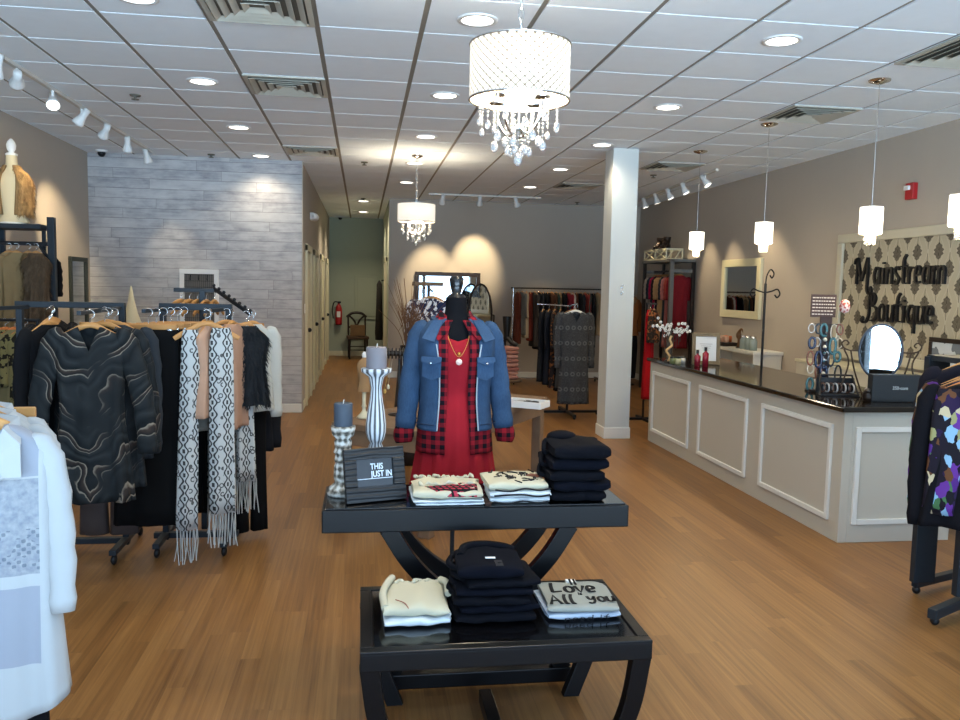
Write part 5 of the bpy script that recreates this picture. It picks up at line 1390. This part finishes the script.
for k in range(8):
    o = MB().tube([(.0, .032 * math.cos(a), .032 * math.sin(a)) for a in [2 * PI * j / 14 for j in range(15)]], .006, 6, (False, False)).build('bracelet', flat('silver_bead' if k % 2 else 'brown_bead', '#a9aaac' if k % 2 else '#4a3128', .3, .6), loc=tuple(Vector((3.36, 5.36, .953)) + Rz(-.3) @ Vector((-.10 + .028 * k, -.01, 0))))
    tag(o, 'bracelet standing in the black slanted tray', 'bracelet', 'bracelets in the slanted tray')
t = thing('easel_mirror', 'oval mirror on a scrolled iron easel at the end of the counter', 'mirror', (3.585, 5.22, .90), -.60)
n = 40; a_, b_ = .135, .19; zc = .325
MB().tube([(a_ * math.cos(2 * PI * j / n), 0, zc + b_ * math.sin(2 * PI * j / n)) for j in range(n + 1)], .009, 8, (False, False)).build('mirror_frame', flat('blue_grey_iron', '#3c4656', .4), t)
mb = MB(); mb.add([(a_ * math.cos(2 * PI * j / n), -.003, zc + b_ * math.sin(2 * PI * j / n)) for j in range(n)], [tuple(range(n))]); mb.build('mirror_glass', M['mirror'], t, solid=.004)
mb = MB()
for s in (-1, 1):
    mb.tube(cat([(s * .14, .0, zc), (s * .19, 0, zc + .0), (s * .235, 0, zc + .015), (s * .25, 0, zc + .05), (s * .225, 0, zc + .07), (s * .205, 0, zc + .05), (s * .22, 0, zc + .035)]), .006, 6)
    mb.tube(cat([(s * .235, 0, zc + .01), (s * .20, 0, zc - .10), (s * .26, -.02, 0.004)]), .006, 6)
    mb.tube(cat([(s * .19, 0, zc), (s * .16, 0, zc - .14), (s * .10, .02, 0.004)]), .006, 6)
mb.tube([(-.18, 0, .03), (.18, 0, .03)], .005, 6); mb.tube([(0, .01, zc), (0, .14, .004)], .006, 6)
mb.build('easel', flat('brown_iron', '#3a2e24', .5), t)
t = thing('card_terminal_box', 'dark grey box with pale lettering in front of the oval mirror', 'box', (3.575, 5.02, .90), -.12)
MB().bb(-.17, .17, -.02, .05, 0, .185).build('box_body', flat('charcoal_box', '#23272b', .5), t, bevel=.004)
tm = text_mesh('350-com', .033, .0004, .9, .0003, 'CENTER'); tm.xf(Matrix.Translation((.02, -.0212, .085)) @ Matrix.Rotation(PI / 2, 4, 'X')); tm.build('lettering', flat('pale_ink', '#a7b0b4'), t)
tag(MB().bb(-.035, .035, -.004, .004, 0, .115).build('price_card', M['plastic'], loc=(3.80, 5.10, .90)), 'small white card standing right of the dark lettered box', 'card')
D.objects['price_card'].rotation_euler = (-.1, 0, -.2)
for k, (x, y) in enumerate(((3.44, 5.12), (3.40, 5.06), (3.475, 5.07))):
    t = thing('ring_pot', ['silver topped trinket pot, left of the three before the box', 'dark beaded trinket pot, nearest of the three', 'cream topped trinket pot beside the dark box'][k], 'trinket pot', (x, y, .90))
    MB().lathe([(0, 0), (.03, 0), (.036, .03), (.028, .055), (.03, .06)], n=16).build('pot_body', M['darkwood'], t); MB().ball((0, 0, .072), .022, 10, 6, (1, 1, .7)).build('pot_knob', flat('knob%d' % k, ['#b0b2b4', '#3a302c', '#cfc7a8'][k], .3, .5), t)
t = thing('small_fern', 'small dry grey green plant right of the white card', 'plant', (3.86, 5.02, .90))
MB().lathe([(0, 0), (.035, 0), (.045, .05), (.04, .055)], n=16).build('pot', M['darkwood'], t)
mb = MB(); rnd = random.Random(8)
for k in range(22):
    a = rnd.uniform(0, 6.28); r = rnd.uniform(.03, .075); h = rnd.uniform(.06, .13)
    mb.tube(cat([(0, 0, .05), (r * .5 * math.cos(a), r * .5 * math.sin(a), .05 + h * .8), (r * math.cos(a), r * math.sin(a), .05 + h)], 3), .004, 4)
mb.build('fronds', flat('dry_green', '#4c4a38', .8), t)

# shop sign panel on the right wall
t = thing('sign_panel', 'cream framed panel of dark damask wallpaper on the right wall', 'wall panel', (XR, 0, 0))
y0, y1, z0, z1 = 5.2, 8.02, .96, 2.24
MB().bb(-.02, 0, y0 + .05, y1 - .05, z0 + .05, z1 - .05).build('wallpaper', M['damask'], t)
mb = MB(); mb.bb(-.045, 0, y0, y1, z1 - .09, z1); mb.bb(-.045, 0, y0, y1, z0, z0 + .09); mb.bb(-.045, 0, y0, y0 + .09, z0 + .09, z1 - .09); mb.bb(-.045, 0, y1 - .09, y1, z0 + .09, z1 - .09)
mb.build('frame_moulding', flat('ivory_moulding', '#b9b4a2', .5), t, bevel=.008)
TX = Matrix(((0, 0, -1, 0), (-1, 0, 0, 0), (0, 1, 0, 0), (0, 0, 0, 1)))
blk = flat('black_cut_wood', '#131214', .5, .3)
for txt, ys, zb, h, sx, lab in (('Mainstream', 7.66, 1.725, .27, 1.16, 'upper word of tall black script letters on the damask panel'), ('Boutique', 7.47, 1.37, .27, 1.24, 'lower word of tall black script letters on the damask panel')):
    s, w_ = script_mesh(txt, h, .025, .045, .095, sx)
    if txt == 'Mainstream': s.ball((.76 * h * sx, -.16 * h, .012), .028, 10, 6, (1, 1, .5))
    else: s.ball((-.15 * h * sx, .06 * h, .012), .026, 10, 6, (1, 1, .5))
    s.xf(Matrix.Translation((-.0, 0, 0)) @ TX)
    o = s.build('script_sign', blk, loc=(XR - .022, ys, zb)); tag(o, lab, 'sign lettering')
t = thing('fire_alarm', 'red fire alarm strobe high on the right wall', 'fire alarm', (XR, 6.92, 2.57))
MB().bb(-.05, 0, -.055, .055, -.075, .075).build('alarm_housing', M['red'], t, bevel=.006); MB().bb(-.075, -.05, -.02, .045, .01, .05).build('strobe_lens', M['plastic'], t, bevel=.004)
t = thing('tilted_picture', 'dark framed picture standing low against the damask panel at the right edge', 'picture frame', (XR - .06, 5.98, .955), 0)
mb = MB(); mb.bb(-.02, .0, -.5, .5, .27, .31); mb.bb(-.02, 0, -.5, .5, 0, .04); mb.bb(-.02, 0, .46, .5, .04, .27); mb.bb(-.02, 0, -.5, -.46, .04, .27); mb.build('frame_moulding', M['darkwood'], t, bevel=.003)
MB().bb(-.012, -.004, -.46, .46, .04, .27).build('picture_print', pat_spots('#6a7078', '#b5bcc4', 6, .5), t)
t = thing('wall_cabinet', 'low beige cabinet along the right wall behind the counter corner', 'cabinet', (4.78, 6.9, 0))
MB().bb(-.19, .19, -1.2, 1.2, 0, .90).build('cabinet_body', M['counter'], t, bevel=.004); MB().bb(-.2, .195, -1.22, 1.22, .90, .93).build('cabinet_top', M['cream'], t, bevel=.004)

# scrolled iron stand, white cabinet with jars
t = thing('iron_stand', 'tall black wrought iron stand with scrolled arms behind the counter', 'stand', (4.3, 8.3, 0))
MB().tube([(0, 0, .02), (0, 0, 1.72)], .014, 8).build('pole', M['blackm'], t)
mb = MB(); mb.tube(cat([(0, 0, 1.70), (.01, 0, 1.80), (.05, 0, 1.87), (.09, 0, 1.83), (.07, 0, 1.78), (.045, 0, 1.81)]), .008, 6)
for s in (-1, 1): mb.tube(cat([(0, 0, 1.62), (s * .08, 0, 1.64), (s * .14, 0, 1.66), (s * .17, 0, 1.61), (s * .14, 0, 1.57), (s * .11, 0, 1.60)]), .008, 6)
mb.build('scroll_arms', M['blackm'], t)
mb = MB()
for k in range(3): a = 2 * PI * k / 3; mb.tube(cat([(0, 0, .12), (.12 * math.cos(a), .12 * math.sin(a), .08), (.2 * math.cos(a), .2 * math.sin(a), .0)]), .01, 6)
mb.build('tripod_foot', M['blackm'], t)
t = thing('white_cabinet', 'white cabinet with shelf under the cream framed mirror', 'cabinet', (4.79, 9.75, 0))
mb = MB(); mb.bb(-.18, .18, -.65, -.62, 0, .88); mb.bb(-.18, .18, .62, .65, 0, .88); mb.bb(.15, .18, -.62, .62, 0, .88); mb.bb(-.18, .15, -.62, .62, .05, .08); mb.bb(-.18, .15, -.62, .62, .44, .47)
mb.build('cabinet_body', M['white'], t, bevel=.003); MB().bb(-.2, .185, -.68, .68, .88, .92).build('cabinet_top', M['white'], t, bevel=.005)
t = thing('gift_basket', 'dark basket of orange tins on the white cabinet', 'basket', (4.72, 10.12, .92)); MB().bb(-.10, .10, -.17, .17, 0, .05).build('basket_body', M['darkwood'], t, bevel=.01)
for k in range(5): tag(MB().lathe([(0, 0), (.03, 0), (.03, .08), (0, .082)], n=14).build('orange_tin', flat('orange_tin', '#c96a3a' if k % 2 else '#c7a08a', .4), loc=(4.68 + .07 * (k % 2), 10.00 + .06 * k, .97)), 'small orange tin in the dark basket', 'tin', 'orange tins in the basket')
t = thing('bird_figure', 'brown carved figurine standing on the white cabinet', 'ornament', (4.72, 9.72, .92))
MB().tube(cat([(0, 0, 0), (0, .0, .10), (0, .02, .17), (0, -.01, .22), (0, -.06, .24), (0, -.09, .20)]), [.03, .028, .026, .024, .022, .022, .022, .03, .035, .035, .034, .03, .025, .022, .02, .018, .017, .016, .015, .014, .012, .01, .008, .006, .005, .004][:26], 10).build('figure_body', flat('carved_brown', '#5f4126', .5), t)
MB().lathe([(0, 0), (.045, 0), (.04, .015), (0, .016)], n=16).build('figure_base', M['darkwood'], t)
for k in range(3):
    t = thing('glass_jar', 'clear glass jar with blue grey filling, %s of three on the white cabinet' % ['left', 'middle', 'right'][k], 'jar', (4.70, 9.56 - .13 * k, .92))
    MB().lathe([(0, 0), (.045, 0), (.045, .12), (.03, .135), (.03, .15)], n=18).build('jar_body', flat('jar_glass', '#8d9a96', .1, .6), t); MB().lathe([(.033, .148), (.033, .17), (0, .172)], n=16).build('lid', M['chrome'], t)

# ------------------------------------------------------------ right rear wall unit
t = thing('hanging_unit', 'grey open clothes unit with top shelf along the right wall', 'clothes rack', (0, 0, 0))
gb = flat('grey_board', '#6f6d69', .6)
for x, y, s, m_ in ((4.62, 13.04, .05, M['darkwood']), (4.60, 11.80, .06, gb), (4.945, 13.04, .04, M['darkwood']), (4.945, 11.80, .05, M['darkwood'])): post(MB(), x, y, 0, 2.09, s).build('post', m_, t, bevel=.003)
MB().bb(4.58, 4.97, 11.77, 13.07, 2.06, 2.10).build('top_shelf', gb, t, bevel=.003)
MB().tube([(4.78, 11.80, 1.93), (4.78, 13.04, 1.93)], .012, 8).build('hanging_rail', M['blackm'], t)
MB().bb(4.60, 4.96, 11.785, 11.815, 1.90, 1.95).build('end_rail', gb, t); MB().bb(4.60, 4.96, 13.025, 13.055, 1.90, 1.95).build('end_rail', gb, t)
cl = [('#7d1f26', 'dark red dress nearest the open end'), ('#8f4038', 'rusty red dress second from the open end'), ('#a86a66', 'dusty pink dress'), ('#2c3138', 'charcoal dress'), ('#9c7c58', 'tan top, nearer one'), ('#ab8a62', 'tan top, farther one'),
      ('#2a2226', 'black top beside the magenta one'), ('#95183e', 'magenta top'), ('#26323c', 'navy top'), ('#8a8078', 'grey top at the far end')]
for k, (c, lab) in enumerate(cl):
    with_hanger('dress' if k < 4 else 'top', fabric(c), lab + ' on the right wall unit', (4.78, 11.92 + .11 * k, 1.945), .06 * math.sin(k * 2), L=1.1 if k < 4 else 1.02, w=.155, d=.035, sl=.3, ph=k * 1.1, name='hanging_dress' if k < 4 else 'hanging_blouse', cat_='dress' if k < 4 else 'top', group='clothes on the right wall unit', hgroup='hangers on the right wall unit')
t = thing('display_crate', 'white slatted crate with crossed laths on top of the right wall unit', 'crate', (4.76, 12.62, 2.10))
mb = MB(); mb.bb(-.13, .13, -.5, .5, 0, .015)
for zz in (0.0, .15): mb.bb(-.14, -.12, -.5, .5, zz, zz + .03); mb.bb(.12, .14, -.5, .5, zz, zz + .03); mb.bb(-.12, .12, -.5, -.48, zz, zz + .03); mb.bb(-.12, .12, .48, .5, zz, zz + .03)
for yy in (-.49, 0, .49): mb.bb(-.14, -.12, yy - .012, yy + .012, 0, .18); mb.bb(.12, .14, yy - .012, yy + .012, 0, .18)
mb.bar((-.13, -.48, .02), (-.13, -.01, .16), .012, .02, up=(1, 0, 0)); mb.bar((-.13, -.48, .16), (-.13, -.01, .02), .012, .02, up=(1, 0, 0)); mb.bar((-.13, .01, .02), (-.13, .48, .16), .012, .02, up=(1, 0, 0)); mb.bar((-.13, .01, .16), (-.13, .48, .02), .012, .02, up=(1, 0, 0))
for xx in (-.06, .06): mb.bar((xx - .05, -.492, .02), (xx + .05, -.492, .16), .015, .012)
mb.build('crate_body', M['cream'], t)
def boot(name, lab, loc, rz, h, mat, heel=.07, sc=1.0, group=None, cat_='boot'):
    t = thing(name, lab, cat_, loc, rz, group)
    mb = MB(); rings = []
    prof = [(0.0, .0, heel + .01, .034, .04), (-.0, 0, heel + .08, .036, .042), (0, 0, h * .5, .045, .05), (0, 0, h * .8, .055, .06), (0, 0, h, .06, .065)]
    for x, y, z, rx_, ry_ in prof: rings.append([Vector((x + rx_ * math.cos(2 * PI * j / 16), y + ry_ * math.sin(2 * PI * j / 16), z)) for j in range(16)])
    mb.loft(rings, (True, False))
    mb.tube(cat([(0, .03, heel + .03), (0, -.03, heel + .035), (0, -.09, .045), (0, -.14, .025), (0, -.185, .02)]), [.034] * 6 + [.036] * 5 + [.036] * 5 + [.034, .032, .028, .024, .016], 12)
    mb.build('boot_shaft', mat, t, loc=(0, 0, 0))
    mb = MB(); mb.bar((0, .035, heel + .01), (0, .045, 0), .045, .05); mb.build('heel', mat, t)
    MB().bb(-.032, .032, -.19, -.07, 0, .008).build('sole', M['blackm'], t, bevel=.003)
    t.scale = (sc,) * 3
    return t
blkl = flat('black_leather', '#0f0e0f', .35, .4)
boot('ankle_boot', 'dark brown ankle boot on the crate, left of the pair', (4.76, 12.75, 2.28), -.9, .19, flat('brown_leather', '#2e211b', .4), group='ankle boots on the crate')
boot('ankle_boot', 'dark brown ankle boot on the crate, right of the pair', (4.76, 12.45, 2.28), -.9, .19, flat('brown_leather', '#2e211b', .4), group='ankle boots on the crate')

# tan coat on a form beyond the column
t = thing('dress_form', 'dress form wearing a tan coat between the column and the wall unit', 'mannequin', (4.50, 13.45, 0))
MB().lathe([(0, 0), (.15, 0), (.14, .015), (0, .02)], n=20).tube([(0, 0, 0), (0, 0, .9)], .012, 8).build('stand', M['blackm'], t)
body([(1.55, 0, 0, .05, .05), (1.48, 0, 0, .06, .06), (1.42, 0, 0, .15, .08), (1.2, 0, 0, .14, .1), (.9, 0, 0, .15, .11)], n=24, amp=0, pw=1).build('torso', M['darkwood'], t)
t = thing('tan_jacket', 'tan suede jacket with fur collar on the form beyond the column', 'jacket', (4.50, 13.45, 0))
body([(1.50, 0, 0, .07, .07), (1.44, 0, 0, .17, .09), (1.2, 0, 0, .17, .12), (1.05, 0, 0, .15, .11), (.85, 0, 0, .19, .13)], amp=.01).build('jacket_body', flat('tan_suede', '#9a5f30', .9, var=.15), t, solid=.003)
for s in (-1, 1): sleeve(s, (.16, 0, 1.40), (.21, 0, 1.15), (.2, -.04, .92), .06, .05, .04, .9).build('jacket_sleeve', flat('tan_suede', '#9a5f30', .9, var=.15), t, solid=.003)
MB().tube(cat([(-.08, .05, 1.50), (-.10, -.04, 1.46), (0, -.11, 1.38), (.10, -.04, 1.46), (.08, .05, 1.50)]), .035, 10).build('fur_collar', P['furl'], t)
body([(.88, 0, 0, .15, .11), (.7, 0, 0, .17, .12), (.3, 0, 0, .16, .11), (.12, 0, 0, .15, .10)], amp=.01).build('skirt_hem', fabric('#17161a'), t, solid=.003); 

# stand with the red dress past the counter end
t = thing('clothes_stand', 'slim black clothes stand between the column and the counter end', 'clothes rack', (3.50, 9.75, 0))
MB().tube([(0, 0, 0), (0, 0, 1.47)], .014, 8).build('pole', M['blackm'], t); MB().tube([(0, 0, 1.46), (0, -.34, 1.46)], .01, 8).build('face_out_arm', M['blackm'], t)
mb = MB(); mb.bb(-.22, .22, -.02, .02, 0, .03); mb.bb(-.02, .02, -.22, .22, 0, .03); mb.build('cross_foot', M['blackm'], t)
with_hanger('top', P['floralbrown'], 'dark floral top above the red skirt on the slim stand', (3.50, 9.50, 1.47), .9, L=.38, w=.11, d=.04, sl=.3, hgroup='hangers on the slim stand', name='floral_blouse', cat_='top')
with_hanger('dress', fabric('#a3141e'), 'bright red dress hanging on the slim stand by the counter end', (3.50, 9.62, 1.47), 1.0, L=1.08, w=.12, d=.04, sl=0, hgroup='hangers on the slim stand', name='red_dress', cat_='dress')

# ------------------------------------------------------------ centre back
t = thing('clothes_stand', 'chrome four-way stand carrying the grey patterned coat', 'clothes rack', (2.62, 10.15, 0))
MB().tube([(0, 0, .03), (0, 0, 1.42)], .016, 8).build('pole', M['blackm'], t); MB().tube([(0, 0, 1.40), (-.02, -.42, 1.44)], .01, 8).build('face_out_arm', M['chrome'], t); MB().tube([(0, 0, 1.40), (-.42, 0, 1.42)], .01, 8).build('face_out_arm', M['chrome'], t)
mb = MB(); mb.bb(-.42, .42, -.02, .02, .03, .06); mb.bb(-.02, .02, -.40, .40, .03, .06); mb.build('cross_foot', M['blackm'], t)
for x, y in ((-.4, 0), (.4, 0), (0, -.38), (0, .38)): MB().ball((x, y, .02), .02, 10, 6).build('caster', M['blackm'], t)
with_hanger('coat', P['fair'], 'grey patterned knit coat facing the camera left of the column', (2.60, 9.78, 1.43), .03, L=1.13, w=.20, d=.05, sl=.62, vneck=.14, vw=.07, hmat=M['plastic'], hgroup=None, hlabel='white hanger at the front of the four-way stand', name='knit_coat', cat_='coat', flare=1.0, ph=.4)
with_hanger('dress', fabric('#3a3b3d'), 'charcoal dress directly behind the grey patterned coat', (2.61, 9.92, 1.43), .0, L=.95, w=.2, d=.04, sl=.4, hgroup='wooden hangers on the four-way stand', name='charcoal_dress', cat_='dress')
for k in range(4):
    with_hanger('dress', [fabric('#15151a'), P['floralbrown'], fabric('#1b1c22'), fabric('#121318')][k], ['black dress nearest the pole, left arm of the four-way stand', 'brown floral dress on the left arm of the four-way stand', 'black dress beside the floral one on the left arm', 'black dress at the outer end of the left arm'][k], (2.50 - .075 * k, 10.15, 1.43), 1.2, L=1.0 - .04 * k, w=.19, d=.035, sl=.4, ph=k, hgroup='wooden hangers on the four-way stand', name='black_dress' if k != 1 else 'floral_dress', cat_='dress')
# long rail at the back wall
t = thing('clothes_rack', 'long chrome rolling clothes rack in front of the back wall', 'clothes rack', (0, 0, 0))
MB().tube([(2.48, 13.6, 1.62), (4.10, 13.6, 1.62)], .012, 8).build('hanging_rail', M['darkwood'], t)
for x in (2.52, 4.06):
    MB().tube([(x, 13.6, .08), (x, 13.6, 1.62)], .012, 8).build('post', M['chrome'], t); MB().bb(x - .02, x + .02, 13.35, 13.85, .06, .09).build('foot', M['blackm'], t)
    for y in (13.37, 13.83): MB().ball((x, y, .032), .032, 10, 6, (.5, 1, 1)).build('caster', M['blackm'], t)
MB().tube([(2.52, 13.6, .09), (4.06, 13.6, .09)], .01, 8).build('bottom_rail', M['chrome'], t)
bk = [('#5a2f26', 'rust', .85), ('#6a6a66', 'grey', .7), ('#a89a80', 'cream', .75), ('#6b2e26', 'brick red', .8), ('#3e3a37', 'brown', .9), ('#1c1c20', 'black', .95), ('#2a2d31', 'charcoal', .9), ('#16171a', 'black', .8), ('#4a3126', 'chestnut', .85),
      ('#2c3a36', 'dark green', .8), ('#8a7458', 'camel', .7), ('#14151a', 'black', .9), ('#7a2430', 'wine red', .8), ('#b3aaa0', 'pale grey', .7), ('#5c3a2a', 'brown', .85), ('#26282c', 'charcoal', .9), ('#8c3a34', 'red', .75), ('#454742', 'olive grey', .85), ('#1a1a1e', 'black', .9), ('#9c8668', 'sand', .7)]
od = ['first', 'second', 'third', 'fourth', 'fifth', 'sixth', 'seventh', 'eighth', 'ninth', 'tenth', 'eleventh', 'twelfth', 'thirteenth', 'fourteenth', 'fifteenth', 'sixteenth', 'seventeenth', 'eighteenth', 'nineteenth', 'last']
for k, (c, nm, L) in enumerate(bk):
    with_hanger('top', fabric(c), '%s garment, %s from the left on the back wall rack' % (nm, od[k]) if k < 19 else 'sand garment last at the right on the back wall rack', (2.60 + .073 * k, 13.6, 1.635), PI / 2 + .25 * math.sin(k * 1.7), L=L, w=.17, d=.035, sl=.35, ph=k, hgroup='hangers on the back wall rack', name='hanging_blouse', cat_='top', group='clothes on the back wall rack')

# pink pile with boot
t = thing('side_table', 'small round wooden table holding pink folded clothes near the back', 'table', (2.10, 11.6, 0)); MB().lathe([(0, .26), (.20, .26), (.20, .30), (0, .30)], n=28).build('tabletop', M['rust'], t); MB().lathe([(0, 0), (.13, 0), (.12, .02), (.03, .04), (.03, .26)], n=20).build('pedestal_leg', M['rust'], t)
pk = ['#a87a70', '#b98a7c', '#a06a62', '#b08478', '#9c6e64', '#b88c80', '#a47468', '#b58478']
for k in range(8):
    folded(.27, .26, .06, fabric(pk[k]), 'folded_sweater', 'dusty pink folded sweater, %s of the pile under the black boot' % ['bottom', 'second', 'third', 'fourth', 'fifth', 'sixth', 'seventh', 'topmost'][k], 'sweater', (2.10, 11.6, .302 + .0595 * k), .05 * math.sin(k * 2), 'pink sweaters under the boot', 70 + k, 1, .008)
boot('tall_boot', 'tall black heeled boot standing on the pink pile', (2.07, 11.62, .785), .9, .42, blkl)
# cheval mirror
t = thing('cheval_mirror', 'arched oval standing mirror in a dark frame right of the large mirror', 'mirror', (1.98, 13.75, 0), .15)
n = 40; a_, b_, zc = .21, .52, 1.15
MB().tube([(a_ * math.cos(2 * PI * j / n), 0, zc + b_ * math.sin(2 * PI * j / n)) for j in range(n + 1)], .018, 8, (False, False)).build('mirror_frame', M['darkwood'], t)
mb = MB(); mb.add([(a_ * math.cos(2 * PI * j / n), 0, zc + b_ * math.sin(2 * PI * j / n)) for j in range(n)], [tuple(range(n))]); mb.build('mirror_glass', M['mirror'], t, solid=.006)
mb = MB()
for s in (-1, 1): mb.tube([(s * .25, 0, .02), (s * .25, 0, 1.15)], .014, 8); mb.tube([(s * .25, -.2, .012), (s * .25, .2, .012)], .014, 8); mb.tube([(s * .25, 0, 1.15), (s * .2, 0, 1.15)], .01, 6)
mb.tube([(-.25, 0, .3), (.25, 0, .3)], .012, 6); mb.build('mirror_stand', M['darkwood'], t)
# plaid shirts
t = thing('clothes_stand', 'wooden topped clothes stand with navy and white shirts behind the dress form', 'clothes rack', (.66, 8.25, 0))
MB().tube([(0, 0, .03), (0, 0, 1.62)], .016, 8).build('pole', M['blackm'], t); MB().bb(-.16, .14, -.09, .09, 1.62, 1.66).build('top_board', M['rust'], t, bevel=.004); MB().tube([(0, 0, 1.60), (0, -.42, 1.57)], .01, 8).build('face_out_arm', M['blackm'], t)
mb = MB(); mb.bb(-.25, .25, -.02, .02, 0, .03); mb.bb(-.02, .02, -.25, .25, 0, .03); mb.build('cross_foot', M['blackm'], t)
for k in range(4):
    with_hanger('top', P['navyplaid'] if k != 2 else fabric('#2a3358'), ['navy and white printed shirt, front one behind the dress form', 'navy and white printed shirt, second of the row behind the dress form', 'plain navy shirt of the row behind the dress form', 'navy and white printed shirt, rearmost behind the dress form'][k], (.64 + .02 * k, 7.86 + .1 * k, 1.585), -.3, L=.7, w=.19, d=.04, sl=.5, ph=k, hgroup='pale hangers behind the dress form', hmat=M['hang'], name='printed_shirt', cat_='shirt')
# dry branches in a floor vase
t = thing('branch_vase', 'tall dark floor vase of dry bare branches left of the denim jacket', 'vase', (.42, 7.35, 0))
MB().lathe([(0, 0), (.10, 0), (.12, .1), (.13, .5), (.10, .9), (.07, 1.0), (.085, 1.08)], n=24, cap=(True, False)).build('vase_body', flat('dark_ceramic', '#2a211c', .4), t)
mb = MB(); rnd = random.Random(5)
for k in range(46):
    a = rnd.uniform(0, 2 * PI); r = rnd.uniform(.08, .36); h = rnd.uniform(.30, .62)
    p = cat([(.02 * math.cos(a), .02 * math.sin(a), .95), (r * .35 * math.cos(a), r * .35 * math.sin(a), 1.08 + h * .4), (r * math.cos(a), r * math.sin(a), 1.08 + h)], 4)
    mb.tube(p, [.0045 - .0004 * i for i in range(len(p))], 4)
    q = p[len(p) // 2]; mb.tube([q, q + Vector((rnd.uniform(-.07, .07), rnd.uniform(-.07, .07), .14))], .0022, 4)
mb.build('branches', flat('dry_twig', '#6e4f38', .9), t)

# small hooks on the column
t = thing('column_hook', 'small silver double hook on the front of the white column', 'hook', (2.76, 8.5, 1.615))
MB().bb(-.012, .012, -.006, 0, -.05, .05).tube(cat([(0, -.005, .03), (0, -.04, .035), (0, -.045, .06)]), .005, 6).tube(cat([(0, -.005, -.03), (0, -.035, -.04), (0, -.04, -.01)]), .005, 6).build('hook_body', M['chrome'], t)
